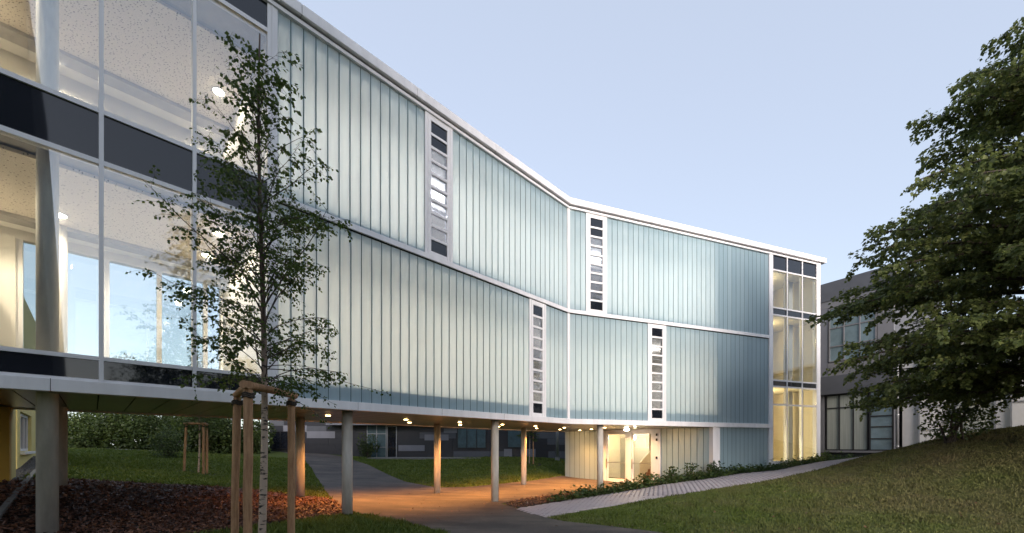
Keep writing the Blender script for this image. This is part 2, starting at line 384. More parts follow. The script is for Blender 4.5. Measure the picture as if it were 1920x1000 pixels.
# ------------------------------------------------------------------ terrain
CP = np.array([(0,0,0),(0,5,-.05),(-3.6,5.85,0),(-8,0,.1),(8,0,0),(-7.6,6.72,.2),(-4.12,10.27,-.07),(-.58,13.9,-.245),(3.65,17,-.25),
 (-6.5,12.65,.04),(-2.95,16.2,-.24),(.57,19.8,-.23),(-10,9.07,.76),(-11.2,9.2,.9),(-11.9,11,.78),(-14.45,12,.95),(-17.6,15.1,1.24),
 (-10.6,11.5,.575),(-8.1,12,.34),(-14.5,19,.37),(-30,28,1.5),(-23,27,1.23),(-18.9,28,1.03),(-14,30,.83),(-11.2,32,.65),(1.6,31,.6),(-3.3,18.4,-.24),(-3,25,.2),
 (.155,11.97,-.2),(6,16.4,.08),(11.6,18.6,.5),(14.96,20.2,.82),(17.7,21,.85),(.816,10.47,-.2),(4.53,12.46,.05),(8.73,14,.42),(12,17,.65),
 (10,8,.0),(13,9,.85),(15.9,13,2.12),(15.6,15,1.88),(15.9,17,1.42),(20,12,2.6),(22,17,2.1),(14,5,.6),(20,5,1.6),(10,11,.5),
 (20,25,.9),(0,40,.7),(-30,40,1.6),(30,40,1),(40,0,1.5),(-40,0,.5),(0,-40,0),(-30,20,1.4),(40,-40,.3),(-40,-40,.3),
 (3.18,24.46,-.2),(5,22.67,-.28),(7.4,20.33,-.25),(9.6,18.7,.36),(4,27,-.1),(9,23,-.2),(0,8.3,-.12),(-12.6,6.5,.55)], float)
def _tps(r2): return np.where(r2 > 1e-9, .5 * r2 * np.log(np.maximum(r2, 1e-9)), 0)
_n = len(CP); _P = np.c_[np.ones(_n), CP[:, :2]]
_r2 = ((CP[:, None, :2] - CP[None, :, :2]) ** 2).sum(2)
_A = np.zeros((_n + 3, _n + 3)); _A[:_n, :_n] = _tps(_r2) + np.eye(_n) * .05; _A[:_n, _n:] = _P; _A[_n:, :_n] = _P.T
_W = np.linalg.solve(_A, np.r_[CP[:, 2], 0, 0, 0])
def ground(x, y):
    x = np.atleast_1d(np.asarray(x, float)); y = np.atleast_1d(np.asarray(y, float)); out = np.empty(len(x))
    for i in range(0, len(x), 20000):
        xx = x[i:i + 20000]; yy = y[i:i + 20000]
        r2 = (xx[:, None] - CP[None, :, 0]) ** 2 + (yy[:, None] - CP[None, :, 1]) ** 2
        out[i:i + 20000] = _tps(r2) @ _W[:_n] + _W[_n] + _W[_n + 1] * xx + _W[_n + 2] * yy
    r = np.hypot(x, y - 10); w = np.clip((r - 32) / 25, 0, 1); w = w * w * (3 - 2 * w)
    return out * (1 - w) + .8 * w
def g1(x, y): return float(ground(x, y)[0])

def axis(lo, hi, st, far):
    a = list(np.arange(lo, hi + 1e-6, st)); d = st; L = [lo]
    left = []; x = lo; d = st
    while x > -far: d *= 1.35; x -= d; left.append(x)
    right = []; x = a[-1]; d = st
    while x < far: d *= 1.35; x += d; right.append(x)
    return np.array(left[::-1] + a + right)
gx = axis(-34, 26, .3, 900); gy = axis(-4, 40, .3, 900)
GX, GY = np.meshgrid(gx, gy); gv = np.c_[GX.ravel(), GY.ravel(), ground(GX.ravel(), GY.ravel())]
nx, ny = len(gx), len(gy)
ii, jj = np.meshgrid(np.arange(nx - 1), np.arange(ny - 1)); b0 = (jj * nx + ii).ravel()
gf = np.c_[b0, b0 + 1, b0 + nx + 1, b0 + nx]
big_mesh('ground', gv, gf, M['soil_grass'], smooth=True, kind='structure', label='sloping lawn ground round the building')

def resample(poly, st):
    out = []
    for i, p in enumerate(poly):
        q = poly[(i + 1) % len(poly)]; n = max(1, int(math.hypot(q[0] - p[0], q[1] - p[1]) / st))
        out += [(p[0] + (q[0] - p[0]) * k / n, p[1] + (q[1] - p[1]) * k / n) for k in range(n)]
    return out
def smooth_poly(poly, it=2):
    for _ in range(it):
        o = []
        for i, p in enumerate(poly):
            q = poly[(i + 1) % len(poly)]
            o += [(.75 * p[0] + .25 * q[0], .75 * p[1] + .25 * q[1]), (.25 * p[0] + .75 * q[0], .25 * p[1] + .75 * q[1])]
        poly = o
    return poly
def inside(poly, x, y):
    x = np.asarray(x); y = np.asarray(y); c = np.zeros(len(x), bool); n = len(poly)
    for i in range(n):
        x1, y1 = poly[i]; x2, y2 = poly[(i + 1) % n]
        if y1 == y2: continue
        m = ((y1 > y) != (y2 > y)) & (x < (x2 - x1) * (y - y1) / (y2 - y1) + x1); c ^= m
    return c
def sheet(name, poly, m, dz, st=.35, **k):
    b = resample(poly, st); P = np.array(b); lo = P.min(0); hi = P.max(0)
    X, Y = np.meshgrid(np.arange(lo[0], hi[0], st), np.arange(lo[1], hi[1], st)); X = X.ravel(); Y = Y.ravel()
    ok = inside(poly, X, Y); X = X[ok] + RNG.uniform(-.02, .02, ok.sum()); Y = Y[ok]
    dd = ((X[:, None] - P[None, :, 0]) ** 2 + (Y[:, None] - P[None, :, 1]) ** 2).min(1); X = X[dd > (.4 * st) ** 2]; Y = Y[dd > (.4 * st) ** 2]
    pts = [Vector(p) for p in b] + [Vector((x, y)) for x, y in zip(X, Y)]
    vs, es, fs, *_ = delaunay_2d_cdt(pts, [(i, (i + 1) % len(b)) for i in range(len(b))], [], 1, 1e-4)
    V = np.array([(v.x, v.y) for v in vs]); Z = ground(V[:, 0], V[:, 1]) + dz
    return big_mesh(name, np.c_[V, Z], np.array([f for f in fs if len(f) == 3]), m, smooth=True, **k)
def scatter(poly, n, avoid=()):
    P = np.array(poly); lo = P.min(0); hi = P.max(0); X = RNG.uniform(lo[0], hi[0], n); Y = RNG.uniform(lo[1], hi[1], n)
    ok = inside(poly, X, Y)
    for q in avoid: ok &= ~inside(q, X, Y)
    return X[ok], Y[ok]

# ------------------------------------------------------------------ ground surfaces
ASPH = [(-15.3,29.6),(-14.1,27.8),(-11.59,23.8),(-8.73,18.68),(-6.9,15.2),(-5.79,13.18),(-5.1,12.1),(-4.35,11.0),(-4.0,10.5),(-3.46,10.26),(-2.46,9.46),(-1.4,8.28),(-.4,6.6),(.6,3.5),(1.0,-2),
        (5.6,-2),(5.0,5.2),(4.1,7.2),(2.99,8.52),(2.04,9.24),(1.27,9.85),(.82,10.56),(.16,11.98),(-.35,13.2),(.5,14.7),(1.6,16.0),(2.6,16.7),(3.6,17.6),(5.6,18.7),(8.2,19.3),(3.0,24.75),(1.12,21.54),(-.52,19.9),(-1.94,18.7),(-3.35,18.42),(-5.22,20.1),(-6.64,22.24),(-9.39,26.78),(-13.6,32.3),(-16,34.5),(-18.5,33)]
sheet('asphalt_path', ASPH, M['asphalt'], .018, kind='structure', label='worn asphalt drive passing under the bridge-like building')
MULCH = smooth_poly([(-9.2,6.0),(-10.3,7.9),(-11.0,9.0),(-10.6,9.7),(-10.56,10.7),(-10.1,11.8),(-8.39,12.42),(-6.67,12.9),(-5.75,13.1),(-5.05,12.0),(-4.3,10.9),(-4.0,10.4),(-4.2,10.0),(-4.76,9.16),(-5.05,8.18),(-5.6,7.2),(-6.6,5.6),(-8,5.2)], 1)
sheet('mulch_bed', MULCH, M['mulch_soil'], .014, kind='structure', label='dark bark mulch bed between the columns and the lawn')
MULCH2 = smooth_poly([(-.30,13.1),(.45,14.6),(1.6,15.85),(2.7,16.6),(3.4,16.6),(2.5,15.0),(1.5,13.6),(.5,12.4),(.12,12.1)], 1)
sheet('mulch_strip', MULCH2, M['mulch_soil'], .022, kind='structure', label='small bark mulch strip at the tip of the planting bed')
GRAV = [(-10.6,3.5),(-9.0,6.0),(-9.75,7.7),(-10.85,8.95),(-14.0,12.2),(-17.2,15.2),(-18.2,15.2),(-15,11.9),(-14.5,8.0),(-13.5,4)]
sheet('gravel_strip', GRAV, M['gravel_soil'], .016, kind='structure', label='grey gravel strip along the yellow wall')
PATH = [(.16,11.98),(1.75,13.45),(3.77,15.1),(6.0,16.3),(8.5,17.0),(11.5,18.3),(14.6,19.6),(18.3,21.5),(19.0,19.0),(15,17.2),(12.9,16.0),(11.07,15.0),(8.85,14.2),(6.71,13.6),(4.6,12.66),(2.09,11.52),(.82,10.56)]
path_o = sheet('paved_path', PATH, M['paver_bed'], .012, kind='structure', label='pale paved footpath rising in front of the glass facade')
COVER = [(.9,13.2),(2.2,14.7),(3.6,16.2),(5.0,17.2),(6.6,18.2),(8.6,18.75),(9.4,18.55),(12.4,19.65),(15.8,20.9),(18.2,21.9),(18.3,21.3),(14.6,19.5),(11.5,18.1),(8.5,16.8),(6.0,16.1),(3.77,14.9),(1.75,13.2)]

# pavers: rows along the path, the 300 that show largest as parts, the rest in one
A2p = math.atan2(14.2 - 10.56, 8.85 - .82)
pf = frame((.82, 10.56), A2p)
cells = []
for i in range(-8, 110):
    for j in range(-12, 60):
        a = i * .205 + (.10 if j % 2 else 0); b = j * .105
        x, y, _ = fp(pf, a + .1, b + .05, 0); cells.append((a, b, x, y))
cx_ = np.array([c[2] for c in cells]); cy_ = np.array([c[3] for c in cells]); ok = inside(PATH, cx_, cy_)
cells = [c for c, k in zip(cells, ok) if k]
cells.sort(key=lambda c: c[2] ** 2 + c[3] ** 2)
pm = MB().hexa([(-.0985, -.0485, -.03), (.0985, -.0485, -.03), (.0985, .0485, -.03), (-.0985, .0485, -.03), (-.094, -.044, .012), (.094, -.044, .012), (.094, .044, .012), (-.094, .044, .012)]).mesh('paver', (0, 0, 0), M['paver'])
for a, b, x, y in cells[:300]:
    o = inst('paver', pm, (x, y, g1(x, y) + .014 + random.uniform(-.002, .002)), A2p, path_o)
    o.rotation_euler.x = random.gauss(0, .006); o.rotation_euler.y = -math.atan2(g1(x + .1, y + .045) - g1(x - .1, y - .045), .22) + random.gauss(0, .006)
rest = MB(); 
for a, b, x, y in cells[300:]:
    z = g1(x, y) + .014 + random.uniform(-.002, .002)
    rest.hexa([(fp(pf, a + p, b + q, 0)[0], fp(pf, a + p, b + q, 0)[1], z + h) for h, e in ((-.03, .0015), (.012, .006)) for p, q in ((e, e), (.2 - e, e), (.2 - e, .1 - e), (e, .1 - e))])
rest.build('paver_field', M['paver'], path_o, kind='stuff')

# concrete edging along gravel
kp = [(-8.0,6.15),(-10.69,9.05),(-14.0,12.1)]
ke = empty('concrete_edging', (kp[1][0], kp[1][1], g1(*kp[1])), 'grey concrete edging strip between gravel and mulch at the left', 'edging')
for p, q in zip(kp[:-1], kp[1:]):
    n = max(1, round(math.hypot(q[0] - p[0], q[1] - p[1]) / 1.0)); fr = frame(p, math.atan2(q[1] - p[1], q[0] - p[0])); L_ = math.hypot(q[0] - p[0], q[1] - p[1]) / n
    for k in range(n):
        vs = []
        for h in (-.15, .07):
            for a, b in ((k * L_ + .003, -.045), ((k + 1) * L_ - .003, -.045), ((k + 1) * L_ - .003, .045), (k * L_ + .003, .045)):
                x, y, _ = fp(fr, a, b, 0); f_ = a / (n * L_); vs.append((x, y, g1(*p) * (1 - f_) + g1(*q) * f_ + h))
        MB().hexa(vs).build('edging_stone', M['kerb'], ke, bevel=.006)

# ------------------------------------------------------------------ the school building
school = empty('school_building', (KX, KY, -.25), 'long white school building clad in pale channel glass, raised on round columns', 'building')

# coping, bands and fascia
def pieces(part, name, F_ends, p0, p1, z0, z1, step, bev):
    # sheet-metal lengths with open joints; the one at the kink is mitred
    s0, t1 = F_ends; k1 = 1.1
    cuts = [-k1 - i * step for i in range(40) if -k1 - i * step > s0 + .4] + [s0]
    m = sweep(MB(), [fp(F1, -k1, 0, 0)[:2], (KX, KY), fp(F2, k1, 0, 0)[:2]], p0, p1, z0, z1); m.build(name, M['white'], part, bevel=bev)
    for a, b in zip(cuts[:-1], cuts[1:]): bx(name, M['white'], part, F1, b + .004, a - .004, p0, p1, z0 + random.uniform(-.002, .002), z1 + random.uniform(-.002, .002), bevel=bev)
    cuts = [k1 + i * step for i in range(40) if k1 + i * step < t1 - .4] + [t1]
    for a, b in zip(cuts[:-1], cuts[1:]): bx(name, M['white'], part, F2, a + .004, b - .004, p0, p1, z0 + random.uniform(-.002, .002), z1 + random.uniform(-.002, .002), bevel=bev)
coping = sweep(MB(), PLAN[:2] + [fp(F2, 14.80, 0, 0)[:2]], -.14, .24, 11.05, ROOF - .02).build('roof_coping', M['dark_gap'], school)
pieces(coping, 'coping_sheet', (-17.9, 14.85), -.16, .25, 11.03, ROOF, 2.9, .012)
mb = MB(); sweep(mb, PLAN, -.03, .25, 10.985, 11.03); mb.build('coping_shadow_gap', M['dark_gap'], school)
mb = MB(); sweep(mb, PLAN, -.075, .12, 10.90, 10.984); mb.build('head_rail', M['white'], school, bevel=.006)
mb = MB(); sweep(mb, [fp(F1, -10.26, 0, 0)[:2], (KX, KY), fp(F2, 10.92, 0, 0)[:2]], -.065, .12, 6.835, 6.975); midb = mb.build('storey_band', M['white'], school, bevel=.006)
mb = MB(); sweep(mb, [fp(F1, -10.26, 0, 0)[:2], (KX, KY), fp(F2, 10.92, 0, 0)[:2]], -.03, .12, 6.812, 6.8345); mb.build('band_shadow_gap', M['dark_gap'], school)
FAS = [PLAN[0], PLAN[1], fp(F2, 11.1, 0, 0)[:2]]
fascia = sweep(MB(), FAS, -.07, .098, SOF + .004, 2.698).build('fascia', M['dark_gap'], school)
pieces(fascia, 'fascia_sheet', (-17.9, 11.1), -.09, .10, SOF, 2.70, 2.47, .006)
# fascia joints
# roof slab and back wall
BACK = [fp(F1, -17.9, 4.85, 0)[:2], fp(F1, -10.4, 4.95, 0)[:2], (-.1, 21.75), (3.14, 24.56), fp(F2, 14.4, 7.6, 0)[:2]]
FRONT = [(p.x, p.y) for p in offset_line(PLAN, .13)]
hull = FRONT + BACK[::-1]
MB().prism(hull, 10.99, 11.2).build('roof_slab', M['concrete'], school)
def backwall(i, z0, z1, name='back_wall', m=None):
    p, q = BACK[i], BACK[i + 1]; fr = frame(p, math.atan2(q[1] - p[1], q[0] - p[0]))
    bx(name, m or M['plaster'], school, fr, 0, math.hypot(q[0] - p[0], q[1] - p[1]), -.2, 0, z0, z1)
for i in (1, 2, 3): backwall(i, 2.72, 10.98)
backwall(0, 6.3, 10.98)
# hall back facade, lower storey: glazed
fr = frame(BACK[0], A1)
hw = bx('rear_sill', M['plaster'], school, F1, -17.9, -10.4, 4.68, 4.9, 2.72, 3.2)
for s in (-14.15, -12.75, -11.75, -10.75):
    bx('rear_post', M['white'], school, F1, s - .05, s + .05, 4.72, 4.86, 3.2, 6.3)
for s0, s1 in ((-14.1, -12.8), (-12.7, -11.8), (-11.7, -10.8)):
    bx('rear_pane', M['glass_low'], school, F1, s0, s1, 4.79, 4.81, 3.2, 6.3)
bx('rear_wall', M['plaster'], school, F1, -17.9, -14.2, 4.66, 4.88, 3.2, 6.3)
# floors
def slab(name, z0, z1, p0, m=None):
    pl = [(p.x, p.y) for p in offset_line([fp(F1, -17.9, 0, 0)[:2], (KX, KY), fp(F2, 11.0, 0, 0)[:2]], p0)]
    MB().prism(pl + [fp(F2, 11.0, 7.2, 0)[:2], (3.14, 24.4), (-.1, 21.6), fp(F1, -17.9, 4.65, 0)[:2]], z0, z1).build(name, m or M['floor'], school)
slab('ground_floor_slab', 2.62, 3.12, .068)
slab('upper_floor_slab', 6.86, 7.20, .125, M['concrete_in'])
# partitions
bx('partition_wall', M['plaster'], school, F1, -10.36, -10.24, .14, 4.6, 3.12, 6.70)
bx('partition_wall', M['plaster'], school, F1, -10.36, -10.24, .14, 4.6, 7.20, 10.97)
bx('partition_wall', M['plaster'], school, F2, 7.55, 7.70, .14, 6.9, 3.12, 6.70)
bx('partition_wall', M['plaster'], school, F2, 7.55, 7.70, .14, 6.9, 7.20, 10.97)
bx('partition_wall', M['cream'], school, F2, 10.86, 10.98, .2, 6.9, .3, 10.97)

# soffit: narrow metal panels
sof = MB()
Lb = [(p.x, p.y) for p in offset_line([fp(F1, -17.9, 0, 0)[:2], (KX, KY), fp(F2, 7.4, 0, 0)[:2]], .11)]
MB().prism([Lb[0], Lb[1], Lb[2], (3.14, 24.4), (-.1, 21.6), fp(F1, -17.9, 4.65, 0)[:2]], 2.54, 2.60).build('soffit_backing', M['dark_gap'], school)
sofp = MB(); sweep(sofp, [fp(F1, -17.9, 4.76, 0)[:2], fp(F1, -13.0, 4.82, 0)[:2], (-.1, 21.68), (3.1, 24.48)], -.1, .1, 2.47, 2.71)
soffit = sofp.build('soffit', M['white'], school)
PW = .468; k = 0; s = -17.6
while s < 4.5:
    s0, s1 = s + .010, s + PW - .010
    # clip each strip: front edge at facade 1 or facade 2, far edge at the back line
    def ends(a):
        p0 = .11 if a <= 0 else None
        if p0 is None:   # beyond the kink: front edge on facade 2
            # point on F2 (offset .11) whose F1 coordinate is a
            q = Lb[1]; d = (F2[2], F2[3]); a0 = (q[0] - KX) * F1[2] + (q[1] - KY) * F1[3]; da = d[0] * F1[2] + d[1] * F1[3]
            t = (a - a0) / da; x = q[0] + d[0] * t; y = q[1] + d[1] * t
            p0 = (x - KX) * F1[4] + (y - KY) * F1[5]
        b = 4.66 + max(0, (a + 13)) * (.82 / 13.)
        return p0, b
    (u0, v0), (u1, v1) = ends(s0), ends(s1)
    vs = [fp(F1, s0, u0, 2.505), fp(F1, s1, u1, 2.505), fp(F1, s1, v1, 2.505), fp(F1, s0, v0, 2.505), fp(F1, s0, u0, 2.53), fp(F1, s1, u1, 2.53), fp(F1, s1, v1, 2.53), fp(F1, s0, v0, 2.53)]
    if v0 - u0 > .2: MB().hexa(vs).build('soffit_panel', M['soffit'], soffit)
    s += PW
# corner of the soffit towards the entrance
c0 = 4.5
vs = [fp(F1, 4.5, 0, 0)]
tri = []
for (x, y) in (Lb[1], Lb[2]): pass
q0 = None
def f2_front(a):
    q = Lb[1]; d = (F2[2], F2[3]); a0 = (q[0] - KX) * F1[2] + (q[1] - KY) * F1[3]; da = d[0] * F1[2] + d[1] * F1[3]; t = (a - a0) / da
    return (q[0] + d[0] * t, q[1] + d[1] * t)
EQ = fp(F2, 7.4, .12, 0)[:2]                 # entrance wall corner
FE = frame(EQ, A1 + math.pi / 2)             # a = q (away), b = -d1 (outwards) ; inside is b<0
pa = f2_front(4.53)
MB().prism([pa, Lb[2], fp(FE, 8.6, 0, 0)[:2], fp(F1, 4.53, 5.6, 0)[:2]], 2.505, 2.53).build('soffit_panel', M['soffit'], soffit)

# columns
def col(x, y, z1=2.52, parent=school, r=.128):
    z0 = g1(x, y) - .3
    mb = MB(); mb.tube([(x, y, z0), (x, y, z1)], r, 28); return mb.build('column', M['concrete'], parent, smooth=False)
def smooth_sides(o):
    me = o.data
    for p in me.polygons: p.use_smooth = len(p.vertices) == 4
COLS = [fp(F1, -13.53, .5, 0)]
front = [(-7.60, 6.72), (-4.12, 10.27), (-.576, 13.86), (3.65, 17.0)]
for i, (x, y) in enumerate(front):
    smooth_sides(col(x, y, 10.4 if i == 0 else 2.52))
for i, (x, y) in enumerate([(-10.0, 9.07), (-6.52, 12.64), (-2.95, 16.22), (.567, 19.78)]):
    smooth_sides(col(x, y, 6.6 if i == 0 else 2.52))

# ------------- channel glass bays
def channel_mesh(w, h):
    m = MB(); f = WORLDF; g = .0095
    m.box(f, g, w - g, 0, .007, 0, h); m.box(f, g, g + .006, .0075, .032, 0, h); m.box(f, w - g - .006, w - g, .0075, .032, 0, h)
    return m.mesh('glass_panel', (0, 0, 0), M['uglass'])
def bay(F, a0, a1, z0, z1, target=.264, parent=school, off=0.0):
    n = max(1, round((a1 - a0) / target)); w = (a1 - a0) / n; me = channel_mesh(w, z1 - z0 - .004)
    seal = MB()
    for i in range(n + 1):
        s = a0 + i * w; seal.box(F, max(a0, s - .0088), min(a1, s + .0088), off + .003, off + .035, z0 + .002, z1 - .002)
    st = seal.build('channel_glass_wall', M['teal'], parent)
    for i in range(n):
        inst('glass_panel', me, fp(F, a0 + i * w, off, z0 + .002), F[6], st)
    return st
ZL0, ZL1, ZU0, ZU1 = 2.70, 6.812, 6.976, 10.90
bay(F1, -10.24, -6.575, ZU0, ZU1); bay(F1, -5.62, -.07, ZU0, ZU1)
bay(F1, -10.24, -2.28, ZL0, ZL1); bay(F1, -1.36, -.07, ZL0, ZL1)
bay(F2, .07, .79, ZU0, ZU1); bay(F2, 1.76, 10.88, ZU0, ZU1)
bay(F2, .07, 3.78, ZL0, ZL1); bay(F2, 4.74, 10.88, ZL0, ZL1)
gz = g1(*fp(F2, 9.4, 0, 0)[:2]) - .25
bay(F2, 7.80, 10.88, gz, SOF - .0, .258, off=.03)

# posts at the kink and at bay ends
def post(F, a0, a1, b0, b1, z0, z1, name='post', m=None): return bx(name, m or M['white'], school, F, a0, a1, b0, b1, z0, z1, bevel=.004)
for z0, z1 in ((ZL0, ZL1), (ZU0, ZU1)):
    mbp = MB(); sweep(mbp, [fp(F1, -.068, 0, 0)[:2], (KX, KY), fp(F2, .068, 0, 0)[:2]], -.035, .1, z0 + .001, z1 - .001); mbp.build('corner_post', M['white'], school)
post(F1, -10.44, -10.245, -.04, .13, 2.702, 10.898, 'bay_post')
post(F1, -10.36, -10.34, -.055, -.041, 2.704, 10.89, 'bay_post_rib')
post(F2, 10.885, 11.09, -.055, .13, gz, 10.898, 'bay_post')
post(F2, 7.38, 7.79, -.02, .38, gz, 2.498, 'entrance_pillar')
bx('backing_wall', M['plaster'], school, F2, 7.80, 10.85, .35, .5, gz, 2.5)

# ------------- narrow window strips with stacked panes
def strip(F, a0, a1, z0, z1, n, dark_top, dark_bot):
    w = a1 - a0
    pb = MB(); pb.box(F, a0 + .003, a0 + .2, -.035, .10, z0 + .002, z1 - .002); pb.box(F, a1 - .2, a1 - .003, -.035, .10, z0 + .002, z1 - .002)
    pb.box(F, a0 + .09, a0 + .11, -.05, -.036, z0 + .01, z1 - .01); pb.box(F, a1 - .11, a1 - .09, -.05, -.036, z0 + .01, z1 - .01)
    pb.box(F, a0 + .2005, a1 - .2005, -.03, .09, z0 + .002, z0 + .12); pb.box(F, a0 + .2005, a1 - .2005, -.03, .09, z1 - .16, z1 - .002)
    st = pb.build('window_strip', M['white'], school, bevel=.004)
    zz0, zz1 = z0 + .12, z1 - .16; h = (zz1 - zz0) / n
    for i in range(n):
        b = zz0 + i * h
        if i: bx('transom', M['white'], st, F, a0 + .2005, a1 - .2005, -.03, .07, b - .035, b + .035)
        lo = b + (.035 if i else 0) + .001; hi = b + h - (.035 if i < n - 1 else 0) - .001
        if i < dark_bot or i >= n - dark_top: bx('dark_panel', M['spandrel'], st, F, a0 + .201, a1 - .201, .0, .02, lo, hi)
        else: bx('pane', M['glass_strip'], st, F, a0 + .201, a1 - .201, .0, .012, lo, hi)
    return st
strip(F1, -6.575, -5.62, ZU0, ZU1, 10, 2, 1)
strip(F1, -2.28, -1.36, ZL0, ZL1, 10, 1, 1)
strip(F2, .79, 1.76, ZU0, ZU1, 10, 2, 1)
strip(F2, 3.78, 4.74, ZL0, ZL1, 10, 1, 1)

# ------------- curtain wall of the glazed hall (left)
cw = MB(); 
for z0, z1 in ((2.702, 2.745), (3.06, 3.125), (6.31, 6.39), (7.16, 7.235), (10.275, 10.36)): pass
hall = empty('curtain_wall', fp(F1, -13, 0, 2.7)); hall.parent = school; hall.location = Vector(fp(F1, -13, 0, 2.7)) - wloc(school)
mull = [-17.83, -16.595, -15.36, -14.125, -12.89, -11.655]
for s in mull: bx('mullion', M['white'], hall, F1, s - .03, s + .03, -.055, .10, 2.702, 10.898, bevel=.004)
edges = mull + [-10.47]
for s0, s1 in zip(edges[:-1], edges[1:]):
    a0, a1 = s0 + .031, s1 - .031 if s1 != -10.47 else -10.442
    for z0, z1 in ((2.702, 2.745), (3.06, 3.125), (6.31, 6.39), (7.16, 7.235), (10.275, 10.36)):
        bx('transom', M['white'], hall, F1, a0, a1, -.045, .09, z0, z1)
    for z0, z1 in ((2.746, 3.059), (6.391, 7.159), (10.361, 10.897)):
        bx('spandrel_panel', M['spandrel'], hall, F1, a0, a1, -.01, .02, z0, z1)
    for z0, z1 in ((3.126, 6.309), (7.236, 10.274)):
        bx('glass_pane', M['glass'], hall, F1, a0, a1, -.01, .002, z0, z1)

# hall ceilings
for zc in (6.50, 10.38):
    bx('ceiling_raft', M['perf'], school, F1, -17.8, -10.37, .95, 3.75, zc, zc + .06)
    bx('ceiling_margin', M['concrete_in'], school, F1, -17.8, -10.37, .14, .945, zc + .10, zc + .14)
    bx('ceiling_beam', M['concrete_in'], school, F1, -17.8, -10.37, 3.755, 4.15, zc - .08, zc + .14)
    bx('ceiling_margin', M['plaster'], school, F1, -17.8, -10.37, 4.155, 4.6, zc - .03, zc + .05)
bx('end_wall', M['plaster'], school, F1, -17.9, -17.82, .15, 4.6, 3.12, 6.49); bx('end_wall', M['plaster'], school, F1, -17.9, -17.82, .15, 4.6, 7.2, 10.3)
# stair core at the left of the hall: white block with a raking stair soffit
bx('stair_core', M['plaster'], school, F1, -16.8, -14.55, 2.9, 4.6, 3.12, 5.2)
vs = [fp(F1, -15.9, 1.4, 5.2), fp(F1, -14.75, 1.4, 5.2), fp(F1, -14.75, 4.5, 4.7), fp(F1, -15.9, 4.5, 4.7), fp(F1, -15.9, 1.4, 6.6), fp(F1, -14.75, 1.4, 6.6), fp(F1, -14.75, 4.5, 5.2), fp(F1, -15.9, 4.5, 5.2)]
MB().hexa(vs).build('stair_flight', M['plaster'], school)
vs = [(x, y, z + 4.05) for x, y, z in vs]
MB().hexa(vs).build('stair_flight', M['plaster'], school)
# ceilings over the glazed classrooms
def ceil(z):
    pl = [(p.x, p.y) for p in offset_line([fp(F1, -10.2, 0, 0)[:2], (KX, KY), fp(F2, 10.8, 0, 0)[:2]], .35)]
    MB().prism(pl + [fp(F2, 10.8, 6.8, 0)[:2], (3.14, 24.2), (-.1, 21.4), fp(F1, -10.2, 4.5, 0)[:2]], z, z + .04).build('room_ceiling', M['plaster'], school)
ceil(6.55); ceil(10.55)

# ------------- lit end bay (stair tower) of the right facade
tw = empty('stair_tower_glazing', fp(F2, 12.7, 0, .7)); tw.parent = school; tw.location = Vector(fp(F2, 12.7, 0, .7)) - wloc(school)
tz0 = .45
tm = [11.12, 12.13, 13.21, 14.29]
for t in tm: bx('mullion', M['white'], tw, F2, t - .03, t + .03, -.05, .10, tz0, 10.898, bevel=.004)
bx('end_post', M['white'], tw, F2, 14.322, 14.55, -.045, .2, tz0, 10.985, bevel=.004)
zs = [(.84, .90), (3.62, 3.69), (4.50, 4.57), (4.80, 4.87), (7.98, 8.05), (8.33, 8.40), (10.16, 10.23)]
for t0, t1 in zip(tm[:-1], tm[1:]):
    a0, a1 = t0 + .031, t1 - .031
    for z0, z1 in zs: bx('transom', M['white'], tw, F2, a0, a1, -.04, .09, z0, z1)
    for z0, z1 in ((4.571, 4.799), (8.051, 8.329), (10.231, 10.897)): bx('spandrel_panel', M['spandrel'], tw, F2, a0, a1, -.005, .02, z0, z1)
    for z0, z1 in ((.901, 3.619), (3.691, 4.499), (4.871, 7.979), (8.401, 10.159)): bx('glass_pane', M['glass_low'], tw, F2, a0, a1, -.005, .005, z0, z1)
    bx('base_panel', M['white'], tw, F2, a0, a1, -.03, .05, tz0, .839)
bx('tower_back_wall', M['cream'], school, F2, 11.0, 14.5, 2.6, 2.75, .4, 10.97)
bx('tower_side_wall', M['cream'], school, F2, 14.35, 14.5, .22, 2.6, .4, 10.97)
for z0, z1 in ((.6, .84), (4.52, 4.82), (8.02, 8.34)): bx('tower_floor', M['cream'], school, F2, 11.0, 14.34, .12, 2.59, z0, z1)
bx('tower_ceiling', M['plaster'], school, F2, 11.0, 14.34, .12, 2.59, 10.4, 10.5)
bx('tower_door', M['step'], school, F2, 11.25, 12.5, 2.50, 2.595, .84, 3.0); bx('tower_door_glass', M['spandrel'], school, F2, 11.5, 12.2, 2.47, 2.499, 1.1, 2.8)
bx('notice_board', M['plaster'], school, F2, 11.02, 11.8, .9, .95, 5.2, 7.2)
bx('tower_pier', M['cream'], school, F2, 12.75, 13.05, 1.6, 1.9, .85, 10.3); bx('tower_pier', M['concrete_in'], school, F2, 13.55, 13.85, .9, 1.2, .85, 10.3)

